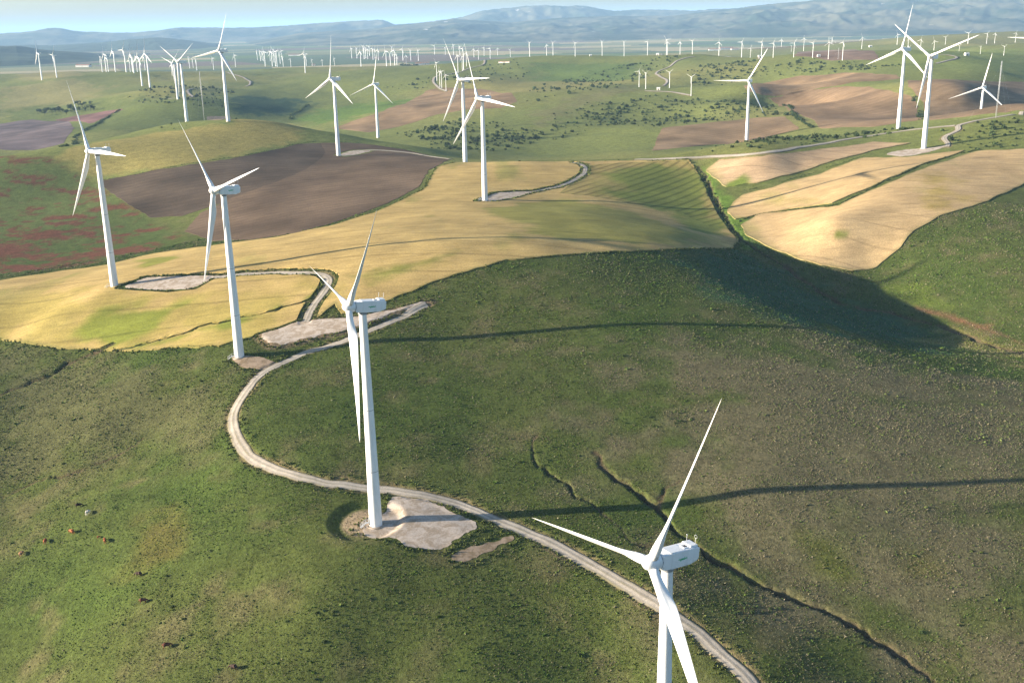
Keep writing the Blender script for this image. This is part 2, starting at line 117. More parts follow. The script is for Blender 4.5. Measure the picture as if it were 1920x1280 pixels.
FIELDS=[('wheat_main','wheat',(0.365,0.262,0.1),0.5,'golden wheat on the broad ridge between the near and far turbines',[(-312.4,595.3),(-307.4,597.9),(-303.7,602.9),
(-298.6,605.5),(-294.7,610.5),(-289.4,613.0),(-284.1,615.5),(-277.6,615.4),(-272.2,617.8),(-266.7,620.2),(-260.2,619.9),(-252.5,617.1),(-246.0,616.8),(-239.4,616.4),
(-235.4,620.9),(-232.2,628.0),(-228.0,632.5),(-223.8,636.9),(-217.8,639.0),(-211.0,638.3),(-204.1,637.6),(-197.3,636.9),(-190.5,636.1),(-182.9,632.6),(-176.1,631.7),
(-169.3,630.7),(-162.5,626.9),(-156.4,625.7),(-150.3,624.5),(-143.6,620.6),(-137.5,619.2),(-132.0,623.2),(-126.3,627.0),(-120.6,630.9),(-114.7,634.7),(-108.8,638.4),
(-103.7,647.5),(-98.3,656.7),(-93.2,668.6),(-87.5,677.9),(-82.3,693.0),(-76.8,708.4),(-71.0,724.0),(-65.2,743.0),(-59.0,762.4),(-58.5,801.6),(-55.5,846.5),
(-43.1,879.6),(-33.8,880.0),(-24.4,873.0),(-15.1,862.4),(-5.9,851.8),(3.0,848.3),(11.4,844.7),(19.9,844.6),(28.3,844.3),(36.7,844.0),(45.3,847.1),(53.8,846.6),
(62.2,846.0),(70.6,845.4),(79.0,844.6),(87.4,843.8),(95.7,842.9),(103.3,842.0),(110.5,837.5),(118.0,836.5),(125.5,835.4),(133.0,834.3),(140.4,833.0),(143.9,818.3),
(146.5,800.5),(146.1,773.5),(146.2,750.6),(146.2,728.2),(144.2,697.8),(141.7,665.8),(137.9,630.1),(128.4,602.7),(119.8,591.5),(111.1,578.1),(102.2,562.6),
(94.9,554.3),(88.2,548.4),(81.6,542.4),(75.5,536.5),(69.9,532.7),(64.3,528.9),(58.8,525.1),(53.6,523.5),(48.2,519.6),(42.9,515.8),(37.8,514.0),(32.6,510.1),
(27.6,508.3),(22.6,506.4),(17.7,504.5),(12.8,502.6),(7.9,500.6),(3.0,498.6),(-1.8,498.6),(-6.9,494.4),(-11.9,490.2),(-16.9,488.0),(-21.8,483.8),(-26.7,481.5),
(-31.4,477.3),(-36.3,474.9),(-40.9,470.6),(-45.4,466.3),(-50.1,463.8),(-53.7,459.5),(-57.4,457.2),(-60.9,452.9),(-65.6,452.2),(-70.0,449.6),(-74.6,448.9),
(-79.2,461.7),(-81.7,455.4),(-84.0,449.1),(-88.6,448.3),(-93.2,447.3),(-96.8,444.6),(-100.3,441.9),(-104.2,441.0),(-107.7,438.2),(-111.3,435.4),(-115.3,434.4),
(-119.3,433.3),(-124.2,430.0),(-129.1,432.4),(-133.5,433.1),(-138.4,435.5),(-143.4,437.9),(-148.5,440.2),(-152.9,440.8),(-158.4,443.0),(-163.8,445.1),(-169.4,447.3),
(-175.7,451.3),(-182.0,455.3),(-188.4,459.4),(-194.9,463.4),(-200.6,465.5),(-206.4,467.6),(-212.2,469.7),(-218.8,473.8),(-225.6,477.9),(-233.4,483.9),(-241.3,490.1),
(-249.4,496.3),(-255.5,498.4),(-261.7,500.4),(-266.7,500.4),(-271.7,511.3),(-276.7,522.4),(-283.0,535.9),(-293.0,556.7)]),('wheat_right_upper','wheat',(0.38,0.265,0.155),
0.5,'pinkish wheat strip below the ridge track',[(149.8,810.3),(153.6,788.9),(157.1,768.1),(164.5,766.5),(172.5,768.1),(179.8,766.4),(187.9,767.8),(196.7,772.4),
(205.5,777.0),(215.3,784.8),(224.4,789.3),(233.5,793.8),(242.6,798.3),(251.9,802.7),(261.2,807.1),(270.6,811.5),(281.2,819.2),(292.0,823.1),(302.8,826.9),
(313.8,830.7),(305.2,833.9),(297.8,840.5),(290.2,847.0),(280.4,842.5),(270.6,838.0),(260.9,833.5),(252.3,832.3),(242.7,827.7),(233.1,823.0),(223.7,818.3),
(214.8,813.4),(205.9,808.5),(198.0,806.9),(190.1,805.3),(182.9,807.0),(176.5,811.9),(169.9,816.9),(163.2,821.8)]),('wheat_right_middle','wheat',(0.39,0.275,0.135),
0.5,'ripe wheat strip between two dark hedges',[(148.3,718.4),(149.1,693.8),(156.5,695.1),(164.0,696.5),(170.8,694.8),(177.5,693.2),(184.1,691.4),(189.8,686.8),
(195.4,682.2),(200.9,677.5),(206.2,672.8),(213.7,676.7),(221.1,680.5),(228.7,684.3),(236.2,688.1),(244.4,694.9),(252.6,701.8),(260.9,708.7),(271.6,721.6),
(281.4,731.7),(293.1,744.8),(303.9,754.9),(314.9,765.2),(326.0,775.6),(337.4,786.0),(329.9,785.4),(322.4,784.7),(314.8,783.9),(307.3,783.2),(299.7,782.4),
(292.2,781.5),(286.4,787.3),(279.4,789.8),(273.5,795.6),(266.3,798.0),(257.1,793.7),(247.0,786.1),(238.0,781.8),(228.1,774.2),(219.9,769.6),(211.8,765.0),
(203.7,760.4),(195.7,755.8),(187.8,751.1),(180.0,749.7),(172.1,748.3),(164.3,746.8),(156.9,735.5)]),('wheat_right_lower','wheat',(0.395,0.278,0.14),0.5,'large pale wheat field sloping to the shaded valley',[(149.5,675.8),
(156.9,686.0),(164.4,696.4),(171.0,694.8),(176.9,690.2),(182.7,685.7),(188.3,681.1),(193.2,676.7),(198.1,672.2),(202.0,665.0),(206.6,660.6),(215.5,666.9),
(224.4,673.2),(233.5,679.5),(240.7,683.3),(248.9,690.1),(257.2,696.8),(266.8,706.5),(276.5,716.3),(286.7,726.2),(297.0,736.1),(307.6,746.2),(319.7,759.5),
(330.8,769.8),(340.6,776.9),(348.1,777.5),(354.0,774.8),(360.0,772.1),(367.3,772.5),(374.7,772.9),(380.5,770.1),(387.8,770.4),(371.3,735.6),(357.0,705.3),
(343.0,690.6),(329.4,676.1),(317.5,664.7),(306.7,653.0),(297.4,644.2),(288.3,635.6),(280.2,629.8),(272.1,624.0),(265.2,620.8),(258.4,617.7),(251.6,614.5),
(244.4,608.5),(238.4,605.1),(232.3,601.7),(226.7,595.3),(221.1,589.0),(215.3,585.6),(209.5,582.2),(203.8,578.8),(197.7,578.2),(191.6,577.6),(186.2,579.4),
(180.7,581.1),(175.1,582.8),(170.7,586.7),(166.2,590.7),(162.4,597.0),(158.4,603.4),(154.3,609.9),(151.8,621.4),(149.7,635.7),(146.8,647.5)]),('plough_upper','plough',(0.086,0.063,0.044),
0.12,'dark ploughed field behind the second turbine',[(-343.8,888.7),(-334.6,888.0),(-326.7,890.9),(-317.5,890.1),(-308.2,889.2),(-300.2,891.9),(-292.1,894.6),
(-283.3,893.4),(-275.6,895.8),(-269.0,901.8),(-261.2,904.1),(-254.4,910.1),(-247.4,916.1),(-240.4,922.1),(-235.1,935.8),(-228.7,945.6),(-223.0,959.5),(-217.1,973.5),
(-211.0,987.7),(-204.6,1001.9),(-198.1,1016.3),(-187.8,1022.6),(-177.5,1028.9),(-165.1,987.9),(-160.4,943.3),(-161.7,899.7),(-164.5,868.8),(-170.3,849.2),
(-176.5,833.4),(-182.4,817.7),(-187.8,809.4),(-193.1,801.1),(-199.2,796.1),(-205.1,791.0),(-211.0,782.5),(-217.7,777.2),(-224.2,771.8),(-230.7,766.4),(-237.0,761.0),
(-245.7,765.3),(-253.4,766.3),(-261.1,767.2),(-276.0,787.4),(-290.2,804.7),(-302.3,823.2),(-314.8,842.2),(-329.0,865.2)]),('plough_lower','plough',(0.118,0.082,0.054),
0.16,'brown ploughed field sloping beside the golden wheat',[(-218.6,706.6),(-221.6,735.2),(-223.5,761.7),(-217.5,770.3),(-212.2,782.2),(-206.6,794.2),(-200.7,799.2),
(-195.4,807.6),(-190.1,816.0),(-184.6,824.4),(-178.8,840.1),(-172.7,856.1),(-167.1,875.9),(-164.9,906.9),(-164.4,950.7),(-168.4,987.3),(-179.9,1028.4),(-170.0,1030.1),
(-160.7,1036.0),(-150.7,1037.5),(-140.6,1038.9),(-129.9,1035.9),(-118.4,1024.3),(-107.5,1016.9),(-96.8,1009.5),(-85.6,997.9),(-74.3,982.3),(-61.8,943.0),
(-50.1,905.2),(-55.8,860.7),(-62.0,835.5),(-63.5,797.9),(-65.0,765.1),(-70.2,751.9),(-74.9,735.9),(-79.3,720.1),(-83.9,707.6),(-89.6,695.1),(-95.0,682.7),
(-100.7,673.2),(-105.7,661.1),(-111.0,651.9),(-116.6,645.3),(-121.5,636.1),(-126.8,629.6),(-132.4,628.5),(-138.5,629.9),(-144.1,628.7),(-150.2,630.0),(-156.4,631.3),
(-166.2,640.0),(-176.2,648.8),(-185.6,654.9),(-197.3,675.5),(-207.8,690.9)]),('plough_mid','plough',(0.215,0.145,0.082),0.12,'reddish brown ploughed slope in the middle distance',[(-252.3,1548.0),
(-241.5,1576.3),(-229.2,1598.3),(-215.6,1613.8),(-201.8,1629.2),(-188.7,1658.5),(-179.5,1730.7),(-169.2,1805.8),(-157.5,1884.0),(-144.0,1957.3),(-115.6,1967.4),
(-92.0,1944.2),(-68.8,1913.1),(-46.4,1890.0),(-28.8,1843.9),(-11.9,1791.2),(4.0,1732.7),(15.2,1594.6),(-8.3,1548.9),(-26.2,1555.2),(-44.3,1561.3),(-62.5,1567.1),
(-81.5,1559.8),(-100.3,1552.2),(-114.3,1531.9),(-127.9,1511.7),(-141.1,1491.7),(-154.0,1471.8),(-170.0,1451.6),(-186.3,1437.4),(-206.3,1465.4),(-227.8,1499.9)]),
('plough_c','plough',(0.21,0.143,0.082),0.12,'brown ploughed field at the foot of the scrub hill',[(145.5,1083.1),(167.1,1200.8),(182.3,1266.6),(197.4,1275.1),
(211.8,1278.3),(227.2,1286.6),(241.7,1289.5),(257.0,1292.1),(271.3,1289.1),(286.6,1291.4),(300.8,1288.2),(313.5,1279.5),(327.3,1276.1),(322.9,1221.8),(319.6,1174.7),
(307.6,1172.7),(295.5,1170.6),(283.5,1168.5),(209.8,901.5),(196.4,881.2),(189.6,890.4),(233.3,1149.3),(221.4,1146.7),(208.7,1139.3),(195.2,1127.1),(183.1,1119.6),
(170.3,1107.4),(157.8,1095.2)]),('plough_d','plough',(0.225,0.15,0.086),0.12,'brown ploughed hollow behind the ridge track',[(365.8,1518.4),(381.3,1521.3),
(398.4,1530.4),(414.1,1533.1),(428.0,1529.3),(441.8,1525.3),(455.5,1521.3),(469.4,1510.2),(479.1,1486.6),(488.3,1463.2),(472.4,1363.9),(475.6,1325.1),(486.0,1302.7),
(485.6,1278.4),(431.8,1122.2),(421.2,1126.2),(408.7,1125.5),(396.3,1124.6),(383.8,1123.7),(375.0,1131.9),(366.1,1140.1),(356.9,1148.2),(346.2,1151.4),(336.8,1159.5),
(349.6,1231.0),(347.3,1276.5),(342.9,1318.0),(378.0,1508.8)]),('plough_e','plough',(0.235,0.158,0.088),0.12,'brown ploughed hilltop under the far scrub ridge',[(335.0,1545.6),
(349.3,1549.1),(415.4,1773.3),(431.9,1777.1),(446.5,1773.5),(461.0,1769.8),(475.4,1766.0),(487.8,1754.7),(499.9,1743.5),(511.9,1732.2),(523.6,1720.8),(535.1,1709.5),
(537.6,1670.1),(537.4,1624.7),(541.3,1593.7),(549.4,1576.2),(557.2,1558.8),(550.4,1517.9),(536.4,1515.8),(522.4,1513.7),(510.5,1517.7),(498.4,1521.7),(486.3,1525.6),
(470.9,1523.5),(457.3,1527.7),(443.6,1531.7),(428.0,1529.3),(410.1,1527.3),(392.2,1525.3),(374.3,1523.1),(355.6,1520.9),(338.3,1524.8)]),('plough_f','plough',(0.215,0.147,0.086),
0.12,'brown ploughed hillside at the right edge',[(549.3,1490.0),(557.2,1473.0),(560.1,1444.1),(544.3,1369.5),(564.9,1387.8),(597.3,1436.1),(613.2,1443.5),
(629.2,1450.9),(645.3,1458.2),(661.6,1465.5),(680.8,1478.9),(697.3,1486.2),(716.9,1499.7),(736.8,1513.2),(757.0,1526.8),(686.9,1381.2),(545.6,1094.0),(533.3,1088.8),
(521.1,1083.6),(513.1,1087.4),(503.0,1086.6),(494.9,1090.3),(486.8,1094.0),(478.6,1097.6),(470.4,1101.1),(462.2,1104.6),(453.8,1108.1),(445.3,1111.5),(436.8,1114.9),
(494.1,1281.3),(492.7,1300.2),(493.8,1337.3)]),('plough_g','plough',(0.19,0.13,0.095),0.12,'small brown field behind the far row of turbines',[(897.1,3378.3),
(914.7,3328.7),(935.4,3293.3),(951.5,3244.6),(970.9,3209.6),(989.7,3174.8),(991.5,3060.2),(633.4,1883.6),(610.9,1789.2),(596.8,1793.9),(585.1,1806.1),(570.7,1810.7),
(558.5,1822.7),(543.9,1827.1),(533.4,1863.5),(522.3,1900.3),(510.4,1937.7)]),('purple','plough',(0.135,0.105,0.105),0.12,'dull purple field in the low ground at far left',[(-884.3,1826.0),
(-874.5,1840.1),(-860.8,1846.6),(-850.5,1860.6),(-836.5,1867.0),(-822.4,1873.2),(-788.0,1842.3),(-757.6,1819.3),(-721.8,1781.6),(-616.5,1536.3),(-564.9,1367.7),
(-571.9,1351.5),(-581.1,1341.0),(-590.1,1330.5),(-604.9,1337.1),(-617.2,1338.2),(-632.1,1344.8),(-649.8,1357.0),(-665.0,1363.6),(-799.4,1644.9)]),('purple2','plough',(0.17,0.095,0.085),
0.12,'reddish strip beside the purple field',[(-778.1,1855.6),(-759.7,1854.2),(-744.3,1860.4),(-725.8,1858.8),(-707.4,1857.0),(-688.9,1855.2),(-667.6,1845.6),
(-622.7,1760.3),(-628.8,1725.5),(-631.7,1684.1),(-631.4,1636.9),(-672.1,1700.9),(-714.9,1767.3),(-747.5,1805.9)]),('wheat_swath','swath',(0.27,0.21,0.072),
0.5,'streaked half green wheat with curving drill lines beside the curling track',[(61.2,821.7),(69.8,827.9),(78.1,830.7),(86.5,833.3),(94.9,835.9),(102.3,835.0),
(109.7,834.1),(117.1,833.1),(124.5,832.0),(131.8,830.9),(139.1,829.7),(142.1,815.1),(143.8,794.2),(144.1,770.6),(144.2,747.7),(144.2,725.5),(142.9,698.1),
(140.1,663.3),(134.1,667.4),(128.0,671.5),(124.5,683.8),(120.8,696.3),(116.9,708.9),(110.3,713.0),(103.2,714.1),(96.0,715.1),(89.3,719.0),(82.1,719.8),(75.2,723.6),
(68.2,727.3),(61.1,731.0),(54.5,734.6),(47.6,735.1),(40.8,738.6),(33.8,738.9),(42.3,757.2),(51.0,772.6)])]
TINT=[('g',(0.108,0.096,0.05),60,[(68.4,406.2),(88.4,414.7),(109.7,426.3),(121.9,419.2),(134.1,413.5),(145.3,405.9),(157.3,401.4),(168.1,393.2),(179.0,386.4),
(189.4,379.4),(198.4,370.8),(184.5,342.0),(173.1,318.1),(164.3,299.6),(157.3,284.5),(151.3,271.2),(145.5,258.6),(140.5,247.6),(136.2,238.0),(132.1,228.7),
(123.8,228.4),(116.5,229.8),(108.5,230.1),(103.6,237.1),(98.2,244.0),(92.5,250.9),(86.8,258.9),(79.8,263.5),(72.9,269.1),(65.6,274.5),(58.3,281.0),(51.9,293.4),
(44.9,306.0),(37.5,320.2),(44.0,337.4),(51.2,357.0),(59.2,379.2)]),('g',(0.066,0.086,0.021),16,[(-156.2,325.1),(-140.2,322.6),(-125.5,322.4),(-107.6,311.1),
(-91.1,301.0),(-93.6,284.1),(-105.0,289.5),(-117.2,296.0),(-129.8,302.5)]),('g',(0.088,0.082,0.022),14,[(-117.2,313.5),(-106.5,307.1),(-103.5,290.1),(-113.4,294.7)]),
('g',(0.085,0.092,0.024),10,[(88.4,281.9),(95.5,279.6),(90.6,267.4),(87.3,272.1)]),('g',(0.098,0.09,0.026),9,[(111.0,279.1),(119.6,276.9),(119.7,268.8),
(111.4,271.0)]),('g',(0.085,0.086,0.034),30,[(-235.7,465.6),(-216.2,458.5),(-196.4,449.3),(-173.5,431.0),(-154.0,414.3),(-137.4,403.0),(-121.4,391.8),(-106.8,350.8),
(-121.8,357.3),(-137.9,365.1),(-152.5,368.1),(-166.7,369.2),(-180.9,370.1),(-195.0,370.6),(-204.6,393.9),(-218.2,425.6)]),('g',(0.037,0.082,0.04),22,[(86.0,534.9),  # dark blue-green tint paints shade into the valley slope below the wheat
(107.7,554.4),(135.1,593.4),(152.8,566.0),(168.6,539.0),(185.3,521.2),(199.8,501.2),(210.9,477.3),(220.5,454.1),(206.0,454.0),(188.3,446.2),(168.9,432.8),
(155.8,439.8),(141.5,444.5),(127.5,450.8),(107.9,453.9),(89.2,461.9)]),('g',(0.152,0.139,0.04),16,[(173.7,452.1),(218.7,503.0),(225.0,483.0),(230.3,463.5),
(234.8,444.5),(223.2,420.8),(211.2,449.4),(194.2,454.7)]),('g',(0.1,0.128,0.024),10,[(201.4,553.1),(217.9,552.1),(227.7,519.3),(220.7,514.7),(204.3,529.0)]),
('g',(0.198,0.092,0.053),6,[(207.6,522.7),(221.2,509.4),(233.3,471.7),(230.9,456.0),(225.2,475.6),(218.4,495.7)]),('g',(0.099,0.158,0.026),8,[(143.4,825.5),
(152.2,816.8),(155.3,758.5),(152.1,696.1),(147.8,622.3),(138.3,608.4),(139.0,666.4),(142.6,751.3)]),('g',(0.112,0.132,0.037),60,[(-1011.9,2171.2),(-948.2,2178.2),
(-869.1,2148.1),(-768.8,2056.4),(-664.0,1935.0),(-557.8,1847.9),(-472.6,1814.4),(-440.4,1683.3),(-348.5,1145.5),(-514.2,1481.7),(-548.0,1448.8),(-587.0,1433.4),
(-624.8,1417.3),(-664.2,1406.5)]),('g',(0.211,0.191,0.073),40,[(-1091.3,2351.2),(-1032.2,2389.5),(-970.3,2427.0),(-838.5,2286.7),(-799.2,2035.1),(-889.0,2067.8),
(-952.8,2039.2)]),('g',(0.224,0.198,0.079),30,[(-1611.1,3598.5),(-1504.1,3680.1),(-970.2,2521.9),(-984.6,2433.0),(-1104.8,2490.5)]),('g',(0.1,0.15,0.032),
40,[(-341.9,1706.0),(-320.1,1855.4),(-252.2,1897.6),(-164.8,1859.9),(-172.4,1660.2),(-235.5,1638.5),(-283.2,1631.0)]),('g',(0.046,0.079,0.037),30,[(-484.2,1935.8),
(-433.8,1964.8),(-379.9,1984.4),(-349.0,1890.3),(-352.7,1741.1),(-426.6,1694.3)]),('g',(0.158,0.152,0.059),40,[(35.4,1467.1),(102.6,1611.4),(212.7,1808.8),
(195.1,1657.7),(95.6,1501.6),(39.7,1372.7)]),('g',(0.112,0.152,0.04),50,[(58.9,2374.9),(134.1,2342.4),(207.1,2307.9),(276.5,2262.2),(232.7,1900.1),(176.3,1962.9),
(115.8,2025.6),(50.5,2053.7)]),('g',(0.172,0.198,0.053),50,[(1063.4,2910.7),(1013.6,2516.8),(1014.2,2304.6),(1067.1,2234.7),(794.0,1655.9),(693.0,1564.7),
(630.8,1552.9),(616.3,1705.8)]),('g',(0.244,0.205,0.066),14,[(-400.7,950.1),(-378.7,1015.5),(-342.4,1061.9),(-308.2,1062.8),(-277.2,1076.0),(-338.0,1663.1),
(-268.8,1545.2),(-201.1,1033.4),(-224.0,984.8),(-243.2,933.7),(-268.2,906.2),(-297.3,897.0),(-341.9,893.7),(-387.8,928.0)]),('w',(0.3,0.235,0.068),26,[(-283.9,549.8),
(-262.5,540.6),(-242.6,533.6),(-219.4,517.8),(-199.8,508.4),(-178.8,504.3),(-158.1,499.6),(-138.2,496.5),(-114.6,489.5),(-92.0,483.7),(-93.5,449.2),(-107.0,440.3),
(-119.9,431.2),(-139.3,437.2),(-160.3,446.4),(-182.0,455.4),(-201.3,467.5),(-219.6,475.8),(-241.3,490.1),(-260.7,498.3)]),('w',(0.16,0.175,0.03),7,[(-170.6,451.1),
(-148.6,450.5),(-135.3,454.6),(-121.7,458.5),(-97.5,472.3),(-90.1,479.9),(-89.7,469.8),(-109.7,459.4),(-132.1,451.5),(-154.0,444.5)]),('w',(0.17,0.185,0.03),
10,[(-207.7,493.1),(-182.4,495.9),(-158.7,485.9),(-160.4,465.5),(-180.5,458.1),(-194.7,470.3)]),('w',(0.2,0.2,0.035),8,[(-223.8,613.5),(-194.5,606.6),(-182.7,583.1),
(-198.1,570.1)]),('w',(0.22,0.2,0.05),14,[(-18.5,666.5),(7.1,695.0),(34.9,723.6),(60.4,701.1),(85.7,689.7),(101.6,645.1),(116.6,610.3),(89.2,564.8),(67.3,539.8),
(49.3,544.0),(31.1,549.9),(12.6,557.6)]),('w',(0.15,0.17,0.035),16,[(74.3,793.6),(100.7,814.4),(127.2,828.1),(145.0,787.2),(139.0,666.4),(119.0,623.1),(105.5,704.7),
(74.9,720.6)]),('w',(0.18,0.17,0.04),9,[(-76.5,490.6),(-50.4,498.1),(-27.8,508.3),(-40.0,494.9),(-64.1,482.1)]),('w',(0.13,0.17,0.03),6,[(151.5,769.2),(174.0,784.7),
(172.5,768.1),(158.4,754.6),(148.1,750.2)]),('w',(0.17,0.19,0.04),4,[(189.9,605.3),(195.0,603.6),(193.5,601.3),(188.7,602.9)]),('w',(0.3,0.22,0.07),20,[(280.8,701.1),
(272.5,636.2),(260.2,629.1),(267.0,673.5)])]
REDZONE=[(-626.6,1267.3),(-432.4,940.8),(-399.7,941.2),(-343.2,884.7),(-298.3,817.0),(-261.2,763.6),(-217.6,694.2),(-228.3,650.4),(-245.2,641.1),(-262.6,634.2),
(-283.6,634.5),(-302.0,629.2),(-319.9,623.5),(-367.9,725.9),(-419.5,838.1)]
GULLY=[(1.2,0.8,[(6.6,340.2),(7.5,336.0),(8.2,331.8),(8.7,325.0),(10.7,322.2),(13.0,318.1),(16.3,315.3),(18.2,311.3),(20.0,306.1),(21.9,303.4),(23.7,299.5),
(25.1,296.9),(26.6,294.3),(28.0,292.9),(29.9,290.3),(31.6,287.7)]),(1.9,1.1,[(26.1,330.9),(27.5,326.6),(29.0,323.8),(30.5,319.6),(31.9,316.8),(33.5,314.0),
(35.1,312.5),(36.4,309.7),(38.3,306.9),(40.0,304.1),(41.7,301.3),(43.4,298.5),(45.0,295.8),(46.5,291.8),(47.8,289.1),(49.3,286.4),(50.9,283.7),(52.1,282.2),
(53.2,279.6),(54.6,278.1),(55.9,276.7),(57.3,275.2),(58.9,273.7),(60.6,272.1),(61.9,269.5),(63.8,269.0),(65.3,267.5),(66.9,265.9),(68.7,265.4),(70.2,263.9),
(72.0,263.4),(73.5,261.8),(75.3,261.3),(76.6,259.7),(78.6,259.1),(80.1,257.5),(81.8,257.0),(83.4,255.3),(85.2,254.7),(86.6,253.0),(88.2,251.3),(90.2,250.6),
(91.2,249.1),(92.7,248.5),(93.9,246.9),(95.0,245.3),(96.4,244.7),(97.4,243.2),(98.4,241.6),(100.0,240.9),(100.8,239.4),(101.7,237.9),(103.1,237.3),(104.0,235.7),
(105.2,235.2),(105.8,233.7),(106.8,232.1),(107.9,231.6),(108.5,230.1)]),(1.3,0.8,[(43.2,299.8),(45.9,304.6),(48.0,306.8),(50.2,309.1),(53.0,312.6)]),(1.0,0.7,[(31.6,287.7),
(32.7,285.1),(34.2,282.6),(35.9,281.2),(37.9,279.7),(39.9,278.3),(41.4,276.9),(43.0,275.4),(44.5,274.0),(46.1,272.6)]),(1.8,1.4,[(-220.9,426.5),(-220.3,431.3),
(-218.5,434.4),(-217.3,437.3),(-214.9,438.5),(-212.5,439.7),(-211.0,442.6),(-208.5,443.8),(-206.3,444.9),(-204.4,448.0),(-202.7,451.0),(-201.0,454.0),(-198.1,455.3),
(-195.5,456.4),(-192.5,457.7),(-189.6,458.9),(-186.2,458.1),(-183.7,459.1),(-181.2,460.1)]),(1.0,0.9,[(-193.4,361.7),(-190.5,361.3),(-188.3,362.5),(-185.3,362.1),
(-183.1,363.2),(-180.8,364.4),(-177.8,364.0),(-175.6,365.1),(-172.6,364.6),(-169.7,364.2),(-166.7,363.7),(-163.8,363.2),(-161.5,364.2),(-158.5,363.8),(-156.1,364.8),
(-153.8,365.8),(-151.6,366.7),(-149.4,367.6),(-148.0,369.9),(-145.6,370.9),(-143.9,373.3),(-141.5,374.2),(-139.7,376.7)]),(0.8,0.7,[(-87.3,470.3),(-90.1,469.7),
(-92.9,469.2),(-95.4,466.7),(-98.2,466.1),(-101.2,465.4),(-103.9,464.9),(-106.2,462.3),(-109.1,461.6),(-111.9,460.9),(-114.6,460.3),(-117.0,459.7),(-120.8,460.7),
(-123.7,460.0),(-126.4,459.2),(-128.9,458.5),(-131.8,457.7),(-134.9,458.9),(-138.5,457.8),(-140.6,457.2),(-142.4,454.5),(-145.0,453.7),(-147.6,452.9),(-150.4,451.9),
(-153.1,451.0),(-156.4,452.0),(-159.0,451.1),(-161.6,450.2),(-164.8,451.1),(-167.5,450.1),(-170.8,451.0),(-174.1,451.9),(-177.4,452.8)]),(1.8,2.0,[(146.2,817.9),
(147.3,807.3),(147.0,790.2),(146.5,773.5),(146.1,760.3),(145.4,747.5),(145.2,734.7),(144.4,716.1),(143.4,694.9),(142.4,674.4),(141.5,657.2),(141.8,645.8),
(141.8,631.9),(143.4,623.3),(145.3,614.8),(147.3,606.3),(149.8,600.3),(152.5,594.4),(154.8,585.9),(156.3,580.3),(157.9,574.7),(159.6,569.1),(161.2,563.6),
(162.5,558.2),(164.1,552.7),(165.3,547.4),(166.5,542.1),(167.9,536.7),(169.6,531.3),(172.1,528.1),(175.4,527.0),(177.8,523.7),(180.9,522.7),(183.9,521.6),
(186.9,520.6),(190.2,519.4),(192.9,518.4),(195.7,517.3),(197.8,514.1),(200.7,512.9),(202.9,509.6),(204.7,506.4),(206.6,503.2),(208.5,500.0),(209.6,494.7),
(211.3,491.5),(212.1,486.4),(213.9,483.2),(214.7,478.1),(215.3,473.0),(216.1,467.9),(217.1,462.8),(218.7,459.7),(219.5,454.6),(221.3,451.4),(223.1,448.2),
(224.9,445.0),(225.6,440.0)])]
